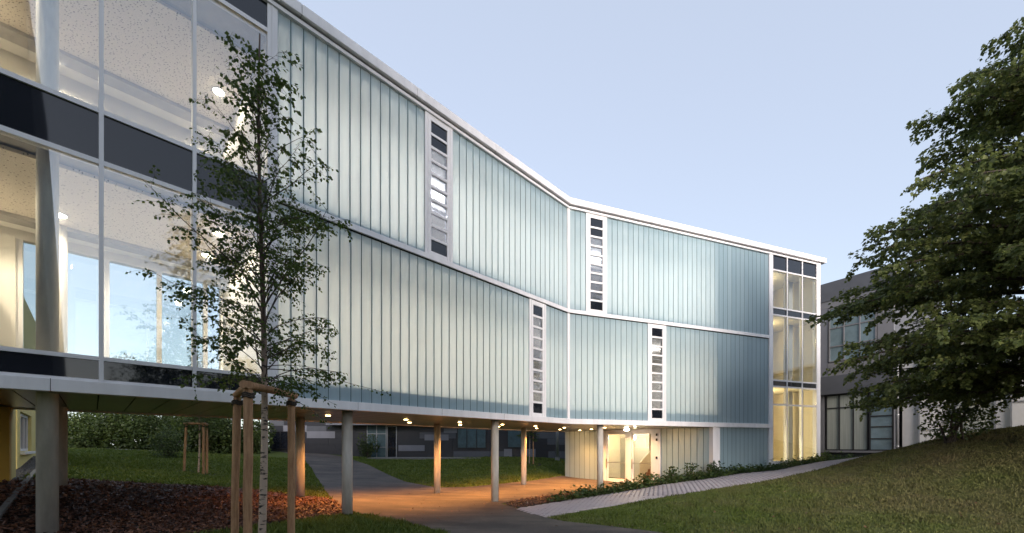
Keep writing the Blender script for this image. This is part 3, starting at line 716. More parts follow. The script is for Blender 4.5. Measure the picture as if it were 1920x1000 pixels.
# ------------- recessed entrance under the soffit
EZ = -.30
def ebay(q0, q1, n, z0, z1):
    # seen from outside, q grows to the left; frame reversed so panels face outwards
    fr = frame(fp(FE, q1, 0, 0)[:2], A1 - math.pi / 2)   # a runs from q1 to q0, b = +d1 inwards
    return bay(fr, 0, q1 - q0, z0, z1, (q1 - q0) / n, off=.02)
ebay(.05, 2.36, 8, EZ - .15, 2.497); ebay(5.86, 8.30, 7, EZ + .05, 2.497)
FI = frame(EQ, A1 + math.pi / 2)
def eb(name, m, par, q0, q1, r0, r1, z0, z1, **k): return bx(name, m, par, FI, q0, q1, -r1, -r0, z0, z1, **k)
ent = empty('entrance_door', fp(FI, 4.1, 0, EZ)); ent.parent = school; ent.location = Vector(fp(FI, 4.1, 0, EZ)) - wloc(school)
for q0, q1, nm in ((2.37, 2.80, 'door_post'), (3.93, 4.23, 'centre_post'), (5.44, 5.85, 'door_post')):
    eb(nm, M['white'], ent, q0, q1, -.06, .14, EZ, 2.48, bevel=.01)
eb('door_head', M['white'], ent, 2.805, 3.925, -.05, .14, 2.34, 2.48); eb('door_head', M['white'], ent, 4.235, 5.435, -.05, .14, 2.34, 2.48)
eb('threshold', M['white'], ent, 2.37, 5.85, -.08, .14, EZ - .1, EZ - .001)
for q0, q1 in ((2.81, 3.92), (4.24, 5.43)):
    lf = MB()
    for a0, a1, z0, z1 in ((q0, q0 + .07, EZ + .01, 2.335), (q1 - .07, q1, EZ + .01, 2.335), (q0 + .0705, q1 - .0705, EZ + .01, EZ + .18), (q0 + .0705, q1 - .0705, 2.26, 2.335)):
        lf.box(FI, a0, a1, -.08, .02, z0, z1)
    d = lf.build('door_leaf', M['white'], ent, bevel=.004)
    eb('pane', M['glass_low'], d, q0 + .071, q1 - .071, .02, .03, EZ + .181, 2.259)
    eb('push_bar', M['steel'], d, q0 + .08, q1 - .08, -.06, -.03, .72, .76)
    eb('handle', M['steel'], d, q1 - .05, q1 - .02, -.11, -.05, .45, .95)
for q in (2.55, 5.70):
    for z in (-.1, 1.05, 1.95, 2.2): eb('hinge', M['frame_dark'], ent, q - .035, q + .035, -.10, -.06, z - .06, z + .06)
# vestibule
eb('vestibule_back', M['plaster'], school, .3, 8.2, 4.2, 4.3, EZ, 2.48); eb('vestibule_side', M['plaster'], school, 8.1, 8.25, .2, 4.2, EZ, 2.48); eb('vestibule_side', M['plaster'], school, .5, .6, .5, 4.2, EZ, 2.48)
eb('vestibule_floor', M['floor'], school, .3, 8.25, .15, 4.25, EZ - .12, EZ); eb('vestibule_ceiling', M['plaster'], school, .3, 8.25, .15, 4.25, 2.46, 2.499)
eb('inner_door', M['doorgrey'], school, 5.0, 5.9, 2.3, 2.36, EZ, 2.1)
eb('inner_wall', M['plaster'], school, 4.1, 4.99, 2.28, 2.42, EZ, 2.455); eb('inner_wall', M['plaster'], school, 5.91, 8.09, 2.28, 2.42, EZ, 2.455)
eb('inner_wall', M['plaster'], school, 5.0, 5.9, 2.28, 2.42, 2.11, 2.455)
stair = empty('staircase', fp(FI, 3.0, -1.6, EZ), 'brown tiled steps going up behind the right leaf of the entrance door', 'stairs')
for i in range(7): eb('step', M['step'], stair, 1.6, 3.95 - .12 * i * 0, 1.0 + .28 * i, 1.28 + .28 * i + (.0), EZ, EZ + .16 * (i + 1))
st2 = MB()
st2.hexa([fp(FI, 3.97, -.95, EZ), fp(FI, 4.03, -.95, EZ), fp(FI, 4.03, -3.2, EZ + 1.1), fp(FI, 3.97, -3.2, EZ + 1.1), fp(FI, 3.97, -.95, EZ + 1.0), fp(FI, 4.03, -.95, EZ + 1.0), fp(FI, 4.03, -3.2, EZ + 2.15), fp(FI, 3.97, -3.2, EZ + 2.15)])
st2.build('stair_balustrade', M['plaster'], stair)

# ------------------------------------------------------------------ lamps
def downlight(x, y, lb):
    e = empty('soffit_downlight', (x, y, 2.46), lb, 'lamp', 'downlights in the soffit')
    MB().tube([(x, y, 2.496), (x, y, 2.5042)], .085, 16).build('trim_ring', M['white'], e)
    MB().tube([(x, y, 2.490), (x, y, 2.4955)], .062, 16).build('lens', M['lamp_warm'], e)
    spot('spot_light', (x, y, 2.46), e, 150, (1, .39, .095), 130, .9, .05)
ORD = ('leftmost', 'second from the left', 'third from the left', 'fourth from the left', 'fifth from the left', 'rightmost')
for s, w in zip((-8.37, -5.9, -3.7, -1.55, .45, 2.5), ORD): downlight(*fp(F1, s, 2.08, 0)[:2], 'orange soffit downlight, ' + w + ' of the row nearer the glass facade')
for s, w in zip((-7.14, -4.9, -2.55, -.4, 2.15, 4.0), ORD): downlight(*fp(F1, s, 3.5, 0)[:2], 'orange soffit downlight, ' + w + ' of the rear row')
for x, y, w in ((4.35, 19.25, 'before the right end of the entrance wall'), (4.08, 21.1, 'left of the entrance door'), (3.72, 22.5, 'close to the left part of the entrance wall')): downlight(x, y, 'orange soffit downlight ' + w)
x, y = fp(FE, 3.6, 1.15, 0)[:2]
e = empty('entrance_lamp', (x, y, 2.40), 'bright round ceiling lamp above the entrance door', 'lamp')
MB().tube([(x, y, 2.46), (x, y, 2.503)], .15, 20).build('base', M['white'], e); MB().sphere((x, y, 2.455), .13, 16, 8, .45).build('diffuser', M['lamp_white'], e, smooth=True)
spot('spot_light', (x, y, 2.38), e, 100, (1, .56, .21), 168, .6, .1)
x, y = fp(FE, 4.45, -1.2, 0)[:2]
e = empty('wall_globe_lamp', (x, y, 1.9), 'glowing globe lamp inside the entrance lobby', 'lamp')
MB().sphere((x, y, 2.1), .11, 16, 10).build('globe', M['lamp_globe'], e, smooth=True); MB().tube([(x, y, 2.2), (x, y, 2.47)], .012, 8).build('rod', M['steel'], e)
pl = bpy.data.lights.new('point_light', 'POINT'); pl.energy = 6; pl.color = (1, .78, .48); pl.shadow_soft_size = .13; link(bpy.data.objects.new('point_light', pl), (x, y, 1.9), e)
for q, r_, w in ((1.35, 1.3, 'right of the door'), (7.0, 1.2, 'left of the door')):  # added lamps without a visible source, warming the entrance wall from inside
    x, y = fp(FE, q, -r_, 0)[:2]
    e = empty('lobby_fill_lamp', (x, y, 2.0), 'unseen lamp added to warm the channel glass of the entrance wall, ' + w, 'lamp')
    MB().sphere((x, y, 2.2), .10, 14, 8).build('globe', M['lamp_warm'], e, smooth=True); MB().tube([(x, y, 2.29), (x, y, 2.47)], .012, 8).build('rod', M['steel'], e)
    pl = bpy.data.lights.new('point_light', 'POINT'); pl.energy = 20; pl.color = (1, .64, .30); pl.shadow_soft_size = .12; link(bpy.data.objects.new('point_light', pl), (x, y, 2.0), e)
x, y = fp(F2, 11.62, 1.5, 0)[:2]
e = empty('tower_globe_lamp', (x, y, 1.6), 'glowing globe lamp behind the ground floor panes of the end bay', 'lamp')
MB().sphere((x, y, 1.78), .13, 16, 10).build('globe', M['lamp_globe'], e, smooth=True); MB().tube([(x, y, 1.9), (x, y, 4.51)], .012, 8).build('rod', M['steel'], e)
for k, (z, en) in enumerate(((1.75, 13), (4.2, 17), (7.7, 14), (10.2, 8))):
    pl = bpy.data.lights.new('point_light', 'POINT'); pl.energy = en; pl.color = (1, .78, .42); pl.shadow_soft_size = .15
    xx, yy = fp(F2, 12.2 if k else 11.62, 1.3, 0)[:2]
    link(bpy.data.objects.new('point_light', pl), (xx, yy, z - .2), e)

def hall_lamp(px, py, zc, label, en=60):
    Y = (zc - .01 - EYE) * 770 / (836 - py); X = (px - 960) / 770 * Y
    e = empty('hall_downlight', (X, Y, zc - .04), label, 'lamp', 'ceiling lamps in the glazed hall')
    MB().tube([(X, Y, zc - .02), (X, Y, zc - .001)], .13, 18).build('trim_ring', M['white'], e); MB().tube([(X, Y, zc - .034), (X, Y, zc - .0205)], .10, 18).build('lens', M['lamp_white'], e)
    spot('spot_light', (X, Y, zc - .06), e, en, (1, .82, .60), 160, .5, .1)
hall_lamp(112, 107, 10.38, 'bright ceiling lamp beside the column on the upper floor of the hall')
hall_lamp(410, 172, 10.38, 'bright ceiling lamp nearest the glass on the upper floor, behind the birch top', 18)
hall_lamp(388, 234, 10.38, 'bright ceiling lamp set deeper on the upper floor, left of the birch')
hall_lamp(111, 403, 6.50, 'bright ceiling lamp beside the column on the lower floor of the hall', 58)
for zc, fl in ((6.50, 'lower'), (10.38, 'upper')):  # added lamps out of view at left, to brighten the hall and its column
    for p_ in (1.25, 3.0):
        X, Y, Z = fp(F1, -15.0, p_, zc - .01); hall_lamp(960 + 770 * X / Y, 836 - 770 * (Z - EYE) / Y, zc, 'unseen ceiling lamp added to brighten the ' + fl + ' hall floor, left of view, ' + ('near the glass' if p_ < 2 else 'deeper in'), 110)
hall_lamp(411, 438, 6.50, 'upper one of the two lower-floor ceiling lamps behind the birch leaves', 34)
hall_lamp(389, 479, 6.50, 'lower one of the two lower-floor ceiling lamps behind the birch leaves', 34)
def luminaire(F, a, b, z, L_, en, col, lb):
    x, y, _ = fp(F, a, b, 0)
    e = empty('linear_luminaire', (x, y, z), lb, 'lamp', 'lamps behind the channel glass')
    bx('housing', M['white'], e, F, a - L_ / 2, a + L_ / 2, b - .05, b + .05, z + .01, z + .05)
    bx('hanger', M['steel'], e, F, a - .006, a + .006, b - .006, b + .006, z + .0505, z + .55)
    l = bpy.data.lights.new('area_light', 'AREA'); l.shape = 'RECTANGLE'; l.size = L_; l.size_y = .08; l.energy = en; l.color = col
    o = link(bpy.data.objects.new('area_light', l), (x, y, z), e); o.rotation_euler = (0, 0, F[6])
    l2 = l.copy(); l2.energy = en * .7
    o = link(bpy.data.objects.new('area_light', l2), (x, y, z + .06), e); o.rotation_euler = (R(180), 0, F[6])
WARM = (1, .90, .76); NEUT = (1, .96, .91)
for s, w in ((-8.6, 'next to the glazed hall'), (-5.2, 'in the middle of the left facade'), (-1.7, 'just left of the kink')):
    luminaire(F1, s, 2.5, 6.0, 2.6, 94, WARM, 'long lamp glowing behind the lower channel glass, ' + w); luminaire(F1, s, 2.5, 10.0, 2.6, 112, NEUT, 'long lamp glowing behind the upper channel glass, ' + w)
for t, w in ((1.9, 'just right of the kink'), (5.4, 'in the middle of the right facade')):
    luminaire(F2, t, 2.7, 6.0, 2.8, 94, WARM, 'long lamp glowing behind the lower channel glass, ' + w); luminaire(F2, t, 2.7, 10.0, 2.8, 112, NEUT, 'long lamp glowing behind the upper channel glass, ' + w)

# ------------------------------------------------------------------ neighbouring buildings
def tilt_window(name, par, F, a0, a1, z0, z1, cols, rows=(1.0,), fm='frame_dark', pm='blind', b=0.0, fw=.06):
    o = MB(); o.box(F, a0, a1, b - .04, b + .05, z0, z0 + fw); o.box(F, a0, a1, b - .04, b + .05, z1 - fw, z1)
    w = (a1 - a0) / cols
    for i in range(cols + 1):
        x0 = max(a0, a0 + i * w - fw / 2); x1 = min(a1, x0 + fw); x0 = x1 - fw
        o.box(F, x0, x1, b - .038, b + .048, z0 + fw + .0005, z1 - fw - .0005)
    win = o.build(name, M[fm], par)
    zz = z0
    for r in rows:
        z2 = z0 + (z1 - z0) * r
        for i in range(cols): bx('pane', M[pm], win, F, a0 + i * w + fw / 2, a0 + (i + 1) * w - fw / 2, b, b + .02, max(zz + .03, z0 + fw), min(z2 - .03, z1 - fw))
        if r < 1: bx('transom', M[fm], win, F, a0 + fw, a1 - fw, b - .036, b + .04, z2 - .03, z2 + .03)
        zz = z2
    return win
# dark building behind
FB = frame((-20.0, 33.8), 0.0); PXB = 33.8 / 770
def bX(px): return (px - 960) * PXB + 20.0
def bZ(py): return EYE + (836 - py) * PXB
db = empty('dark_school_wing', (-8, 33.8, .6), 'dark anthracite panelled school wing seen beyond the drive, under the soffit', 'building')
bx('wall', M['anthracite'], db, FB, 0, 29, .06, 10, -.2, 8)
holes = [(bX(511), bX(541), bZ(843), bZ(809)), (bX(688), bX(744), bZ(859), bZ(796)), (bX(857), bX(912), bZ(841), bZ(802)), (bX(951), bX(980), bZ(840), bZ(802))]
lights = [(bX(575), bX(628), 0), (bX(796), bX(841), 0), (bX(747), bX(796), 0)]
zr = [.15, .60, 1.20, 1.72, 2.24, 2.76, 3.28, 3.8, 4.4]
LP = {(575, 628): (809, 822), (796, 841): (815, 826), (747, 796): (835, 846), (945, 960): (842, 858), (976, 1004): (842, 858), (832, 858): (803, 812), (531, 575): (798, 810)}
rng = random.Random(4)
for (x0, x1), (y0, y1) in LP.items(): bx('light_panel', M['grey_panel'], db, FB, bX(x0), bX(x1), .0, .055, bZ(y1), bZ(y0))
for z0, z1 in zip(zr[:-1], zr[1:]):
    a = -rng.uniform(0, 1.2)
    while a < 29:
        w = rng.choice((1.8, 2.4, 3.0)); c0, c1 = max(a, 0) + .008, min(a + w, 29) - .008
        if c1 - c0 > .2 and not any(c0 < h[1] and c1 > h[0] and z0 < h[3] and z1 > h[2] for h in holes):
            bx('panel', M['anthracite'] if rng.random() < .75 else M['grey_dark'], db, FB, c0, c1, .015, .05, z0 + .008, z1 - .008)
        a += w
tilt_window('window', db, FB, holes[0][0], holes[0][1], holes[0][2], holes[0][3], 2, (1,), 'frame_dark', 'spandrel')
tilt_window('glazed_door', db, FB, holes[1][0], holes[1][1] - .85, holes[1][2], holes[1][3], 2, (.32, .72, 1), 'zinc', 'blind')
tilt_window('door', db, FB, holes[1][1] - .8, holes[1][1], holes[1][2], holes[1][3] - .15, 1, (1,), 'zinc', 'spandrel')
tilt_window('window', db, FB, holes[2][0], holes[2][1], holes[2][2], holes[2][3], 3, (1,), 'frame_dark', 'blind')
tilt_window('window', db, FB, holes[3][0], holes[3][1], holes[3][2], holes[3][3], 1, (1,), 'frame_dark', 'blind')
bx('canopy', M['grey_panel'], db, FB, bX(620), bX(860), -.9, .0, bZ(798), bZ(795))
bx('apron', M['kerb'], db, FB, bX(708), bX(905), -2.6, -.1, .3, g1(-7, 32.5) + .10)
# grey block right
FG = frame((17.86, 24.0), math.atan2(-.856, .517))
gb = empty('grey_annex', (19, 22.5, .8), 'dark grey two-storey annex behind the linden branches', 'building')
bx('wall', M['grey_dark'], gb, FG, -3.0, 3.36, .15, 8, .2, 10.9)
bx('parapet', M['grey_dark'], gb, FG, -3.0, 3.40, .02, .149, 9.95, 11.0); bx('stripe_panel', M['grey_mid'], gb, FG, -3.0, 3.38, .06, .149, 9.55, 9.949)
bx('upper_panel', M['grey_panel'], gb, FG, -3.0, .48, .07, .149, 5.6, 9.549); bx('upper_panel', M['grey_mid'], gb, FG, .481, 3.38, .06, .149, 5.6, 6.38)
bx('upper_panel', M['grey_mid'], gb, FG, 2.72, 3.38, .06, .149, 6.381, 9.549)
bx('bay_head', M['grey_dark'], gb, FG, -.4, 3.46, -.25, .149, 4.55, 5.59, bevel=.01)
bx('bay_cheek', M['grey_mid'], gb, FG, -.4, .35, -.05, .149, 1.4, 4.54)
bx('sill', M['grey_mid'], gb, FG, -.4, 3.5, -.3, .14, 1.28, 1.38); bx('plinth', M['grey_dark'], gb, FG, -3, 3.4, .05, .149, .2, 1.279)
tilt_window('upper_window', gb, FG, .53, 2.68, 6.42, 9.5, 3, (.28, .62, .84, 1), 'grey_mid', 'pane_teal', .08)
tilt_window('bay_window', gb, FG, .42, 2.35, 1.39, 4.53, 3, (.76, 1), 'frame_dark', 'curtain', .0)
tilt_window('louvre_window', gb, FG, 2.42, 3.40, 1.39, 4.53, 1, (.2, .4, .58, .76, 1), 'frame_dark', 'pane_teal', -.06)
# white block
FWB = frame(fp(FG, 3.62, .25, 0)[:2], math.atan2(-.856, .517))
wb = empty('pale_pavilion', fp(FWB, 3, 0, .9), 'pale rendered building with panelled windows half hidden by the mound', 'building')
bx('wall', M['bwhite'], wb, FWB, 0, 11, .12, 7, .3, 6.7); bx('gutter', M['zinc'], wb, FWB, -.05, 11.1, -.12, .119, 6.55, 6.72)
a = .62
for k in range(5):
    tilt_window('panel_window', wb, FWB, a, a + 1.25, 1.6, 6.3, 1, (.18, .42, .66, 1), 'zinc', 'bwhite' if k in (0, 2) else 'curtain', .06); a += 1.30 + (.35 if k % 2 else 0)
dp = empty('downpipe', fp(FG, 3.52, -.02, 1.0), 'zinc downpipe at the joint of the grey annex and pale building', 'pipe')
x, y, _ = fp(FG, 3.56, -.12, 0); MB().tube([(x, y, .9), (x, y, 6.2), (x + .05, y + .08, 6.5), (x + .1, y + .15, 6.62)], .07, 12).build('pipe', M['zinc'], dp, smooth=True)
for z in (1.6, 3.2, 4.8): MB().tube([(x, y, z), (x, y, z + .05)], .085, 12).build('clamp', M['zinc'], dp)
# yellow building left
yb = empty('yellow_house', fp(F1, -14.6, 9, .9), 'yellow rendered house wall with a white window left of the first column', 'building')
bx('wall', M['yellow'], yb, F1, -24, -14.54, 9.0, 9.6, .2, 6.4); 
for z0, z1, p0, p1 in ((.2, 1.46, 9.6, 20), (2.70, 6.4, 9.6, 20), (1.46, 2.70, 9.6, 9.72), (1.46, 2.70, 12.9, 20)): bx('wall', M['yellow'], yb, F1, -15.0, -14.54, p0, p1, z0, z1)
FYW = frame(fp(F1, -14.66, 9.74, 0)[:2], A1 + math.pi / 2)
tilt_window('window', yb, FYW, 0, 3.14, 1.47, 2.69, 3, (1,), 'white', 'spandrel', 0, .08)
bx('sill', M['white'], yb, F1, -14.58, -14.44, 9.7, 12.92, 1.38, 1.455)
bx('pier', M['ochre'], yb, F1, -16.2, -14.25, 4.25, 4.55, .3, 2.49); bx('pier_return', M['yellow'], yb, F1, -16.2, -14.252, 4.551, 5.3, .3, 2.49)
bx('core', M['yellow'], yb, F1, -24, -15.01, 9.61, 20, .2, 6.3)
# brick house behind the photographer, mirrored in the hall glazing
rh = empty('tall_brick_house', fp(F1, -18, -12, 0), 'tall dark house mirrored at the left edge of the hall glazing', 'building')
v = []
for z, s in ((-.3, -13.75), (19, -14.75)):
    v += [fp(F1, -30, -12, z), fp(F1, s, -12, z), fp(F1, s, -24, z), fp(F1, -30, -24, z)]
MB().hexa([v[3], v[2], v[1], v[0], v[7], v[6], v[5], v[4]]).build('wall', M['grey_dark'], rh)
FRH = frame(fp(F1, -14.5, -12, 0)[:2], A1 + math.pi)
for i in range(4):
    for j in range(5): tilt_window('window', rh, FRH, 1.2 + 2.9 * i, 2.6 + 2.9 * i, 1.2 + 3.4 * j, 2.9 + 3.4 * j, 2, (1,), 'zinc', 'spandrel', -.05)

# poles and far fence
def pole(px, Y, r, z1, label, name='lamp_post'):
    X = (px - 960) / 770 * Y; z0 = g1(X, Y) - .1
    e = empty(name, (X, Y, z0), label, 'post'); MB().tube([(X, Y, z0), (X, Y, z1)], r, 10).build('shaft', M['zinc'], e, smooth=True); MB().tube([(X, Y, z0), (X, Y, z0 + .35)], r * 1.5, 10).build('foot', M['zinc'], e)
pole(196, 33, .22, 7.5, 'thick grey pole rising above the hedge at the left'); pole(204, 38, .09, 7, 'thin pale pole right beside the thick grey pole')
pole(434, 34, .07, 7.5, 'slim grey lamp post behind the lawn, left of the birch trunk'); pole(1045, 31.5, .12, 5, 'pale round post before the dark wing, left of the entrance wall', 'canopy_post')
fe = empty('wire_fence', (-23, 36, 1), 'pale wire mesh fence behind the far lawn', 'fence')
for i in range(8):
    X = -27 + i * 1.2; MB().tube([(X, 36, .6), (X, 36, 2.5)], .035, 6).build('post', M['zinc'], fe)
    if i < 7:
        for k in range(9): bx('wire', M['zinc'], fe, WORLDF, X, X + 1.2, 35.99, 36.01, 1.0 + k * .18, 1.02 + k * .18)
# far path edge
sheet('far_path', [(-34,27.6),(-29,27.4),(-22.5,27.2),(-20.5,27.6),(-22.5,27.75),(-29,28.1),(-34,28.3)], M['paver'], .02, kind='structure', label='thin pale footpath at the foot of the hedge')

# ------------------------------------------------------------------ vegetation
def tri_mesh(name, parts, m, parent=None, **k):
    V = []; Fc = []; n = 0
    for v, f in parts: V.append(v); Fc.append(f + n); n += len(v)
    V = np.concatenate(V); c = V.mean(0); loc = (float(c[0]), float(c[1]), float(V[:, 2].min()))
    return big_mesh(name, V, np.concatenate(Fc), m, parent, loc, **k)

class Tree:
    def __init__(s, seed): s.r = random.Random(seed); s.w = MB(); s.C = []; s.D = []; s.S = []
    def limb(s, p, d, L_, r0, droop, n=6, wob=.12, sides=5):
        pts = [Vector(p)]; d = Vector(d).normalized()
        for i in range(n):
            d = (d + Vector((s.r.gauss(0, wob), s.r.gauss(0, wob), s.r.gauss(0, wob) * .6 - droop / n))).normalized(); pts.append(pts[-1] + d * (L_ / n))
        s.w.tube(pts, [r0 * (1 - .85 * i / n) for i in range(n + 1)], sides, cap=False); return pts
    def leaf(s, p, d, size): s.C.append(p); s.D.append(d); s.S.append(size)
    def leaves(s, name, m, parent, ratio=.42, up=.4, **k):
        C = np.array(s.C); D = np.array(s.D); S = np.array(s.S); rg = np.random.default_rng(5)
        nr = rg.normal(0, 1, C.shape); nr[:, 2] = np.abs(nr[:, 2]) + up
        return tri_mesh(name, [leaf_arrays(C, D, nr, S, S * ratio)], m, parent, **k)

def birch(x, y, top, label, seed, full=True, group=None, leafn=1.0, hoff=0):
    z0 = g1(x, y); T = Tree(seed); r = T.r
    e = empty('birch_tree', (x, y, z0), label, 'tree', group)
    n = 16; pts = []; H = top - z0
    for i in range(n + 1):
        f = i / n; pts.append(Vector((x + .05 * math.sin(f * 5) + .08 * f * f, y + .04 * math.sin(f * 4 + 1), z0 - .1 + f * (H + .1))))
    rb = .052 * H / 7.6
    MB().tube(pts, [rb * (1 - .88 * i / n) + .004 for i in range(n + 1)], 10).build('trunk', M['birch_bark'], e, smooth=True)
    def tp(z):
        f = max(0, min(.999, (z - z0 + .1) / (H + .1))) * n; i = int(f); return pts[i].lerp(pts[i + 1], f - i)
    tab = [(2.4, 1.35, 30), (2.9, 1.85, 44), (3.6, 2.15, 53), (4.4, 1.9, 58), (5.2, 1.45, 60), (6.0, 1.0, 62), (6.8, .7, 62), (7.4, .45, 70)]
    NB = 104; az = r.random() * 6.28
    for k in range(NB):
        zz = 2.42 + (k / NB) ** 1.22 * (7.2 - 2.42); az += 2.4 + r.gauss(0, .35)
        for (a, b) in zip(tab[:-1], tab[1:]):
            if a[0] <= zz <= b[0]: q = (zz - a[0]) / (b[0] - a[0]); Lb_ = a[1] + q * (b[1] - a[1]); el = a[2] + q * (b[2] - a[2])
        Lb_ *= r.uniform(.42, .86); el = R(el + r.gauss(0, 9))
        sc = H / 7.65; p0 = tp(z0 + (zz) * sc - hoff); d = Vector((math.cos(az) * math.cos(el), math.sin(az) * math.cos(el), math.sin(el)))
        bp = T.limb(p0, d, Lb_ * sc, (.003 + .006 * Lb_) * sc, .55, 8, .10)
        m = int((5 + 8 * Lb_) * (.5 if zz > 5.2 else 1.25))
        for j in range(m):
            f = r.uniform(.25, 1) ** .8; i = min(7, int(f * 8)); q = bp[i].lerp(bp[i + 1], f * 8 - i)
            dd = (bp[i + 1] - bp[i]).normalized(); a2 = r.uniform(0, 6.28); o = Vector((math.cos(a2), math.sin(a2), r.uniform(-.6, .4)))
            L2 = r.uniform(.16, .50) * (1.1 - .35 * f) * sc
            tw = T.limb(q, dd * .75 + o * .8, L2, .0028, .7, 4, .16, 3)
            nl = int(r.uniform(7, 14) * leafn * (L2 / .35) ** .7) + 2
            for t in range(nl):
                g = r.uniform(.15, 1) * 4; gi = min(3, int(g)); c = tw[gi].lerp(tw[gi + 1], g - gi)
                ld = Vector((r.gauss(0, .6), r.gauss(0, .6), -r.uniform(.1, 1.1))) + (tw[-1] - tw[0]).normalized() * .5; ld.normalize()
                st = ld * r.uniform(.01, .03)
                T.leaf(c + st, ld, r.uniform(.030, .056) * (1.35 if zz > 5.7 else 1))
    if full:   # two long drooping shoots
        for d, L_, zz in (((.93, .25, .06), 1.75, 2.75), ((.6, -.2, -.05), 1.35, 2.6), ((-.8, .1, .25), 1.3, 2.55), ((.35, .5, -.1), 1.2, 2.5)):
            bp = T.limb(tp(z0 + zz), d, L_, .008, .35, 8, .06)
            for j in range(42):
                f = r.uniform(.3, 1) * 8; i = min(7, int(f)); c = bp[i].lerp(bp[i + 1], f - i)
                ld = Vector((r.gauss(0, .7), r.gauss(0, .7), r.uniform(-1, .3))).normalized(); T.leaf(c + ld * .03, ld, r.uniform(.035, .06))
    T.w.build('branches', M['wood_dark'], e)
    T.leaves('crown', M['birch_leaf'], e, .40, kind='stuff')
    return e
birch(-3.60, 5.85, 7.48, 'young birch with a dense leafy crown tied to the big wooden stakes in front', 3)

def stakes(x, y, posts, ztop, r, label, bars, rb=.05):
    e = empty('tree_stakes', (x, y, g1(x, y)), label, 'tree support')
    for (px_, py_, lx) in posts:
        zg = g1(px_, py_) - .2; pts = []
        for i in range(7):
            f = i / 6; pts.append((px_ + lx * (1 - f) + random.gauss(0, .003), py_ + random.gauss(0, .003), zg + f * (ztop - zg)))
        MB().tube(pts, [r * random.uniform(.95, 1.05) for _ in pts], 14).build('post', M['stake'], e, smooth=False)
    for a, b, dz in bars:
        A = Vector((posts[a][0], posts[a][1], ztop + dz)); B = Vector((posts[b][0], posts[b][1], ztop + dz)); d = (B - A).normalized()
        MB().tube([A - d * .10, A.lerp(B, .5) + Vector((0, 0, .006)), B + d * .10], rb, 12).build('crossbar', M['stake'], e)
    for (px_, py_, lx) in posts:
        mbt = MB(); 
        for k in range(3): mbt.tube([(px_ + (r + .012) * math.cos(w), py_ + (r + .012) * math.sin(w), ztop - .05 - .022 * k + .01 * math.sin(3 * w)) for w in [i * 6.2832 / 12 for i in range(13)]], .012, 5)
        mbt.build('rope_tie', M['wood_dark'], e)
    return e
stakes(-3.6, 5.85, [(-3.34, 5.2, -.01), (-4.08, 6.10, -.05), (-3.33, 6.2, 0)], 2.36, .052, 'three sturdy debarked stakes with crossbars round the front birch', [(0, 2, .055), (0, 1, .05)])
birch(-14.49, 18.94, 6.2, 'slender young birch with three thin stakes on the lawn behind the building', 9, False, None, .8)
stakes(-14.49, 18.94, [(-14.75, 18.6, -.12), (-14.2, 19.1, 0.02), (-13.98, 18.6, 0)], 2.6, .05, 'three thin orange stakes round the birch on the rear lawn', [(0, 2, .05), (1, 2, .05)])
birch(1.20, 28.9, 5.5, 'slender birch on the rear lawn before the dark wing', 12, False, None, .8)
stakes(1.2, 28.9, [(1.5, 28.9, 0), (.95, 29.2, 0)], 2.6, .045, 'two thin stakes beside the birch before the dark wing', [(0, 1, .05)])
for (x, y, rr) in ((-14.45, 18.9, 1.0), (1.2, 28.9, .9)):
    ring = [(x + rr * math.cos(w) * random.uniform(.8, 1.1), y + rr * math.sin(w) * random.uniform(.8, 1.1)) for w in [i * 6.2832 / 14 for i in range(14)]]
    sheet('tree_pit', ring, M['mulch_soil'], .02, kind='structure', label='bare soil ring round a staked birch')

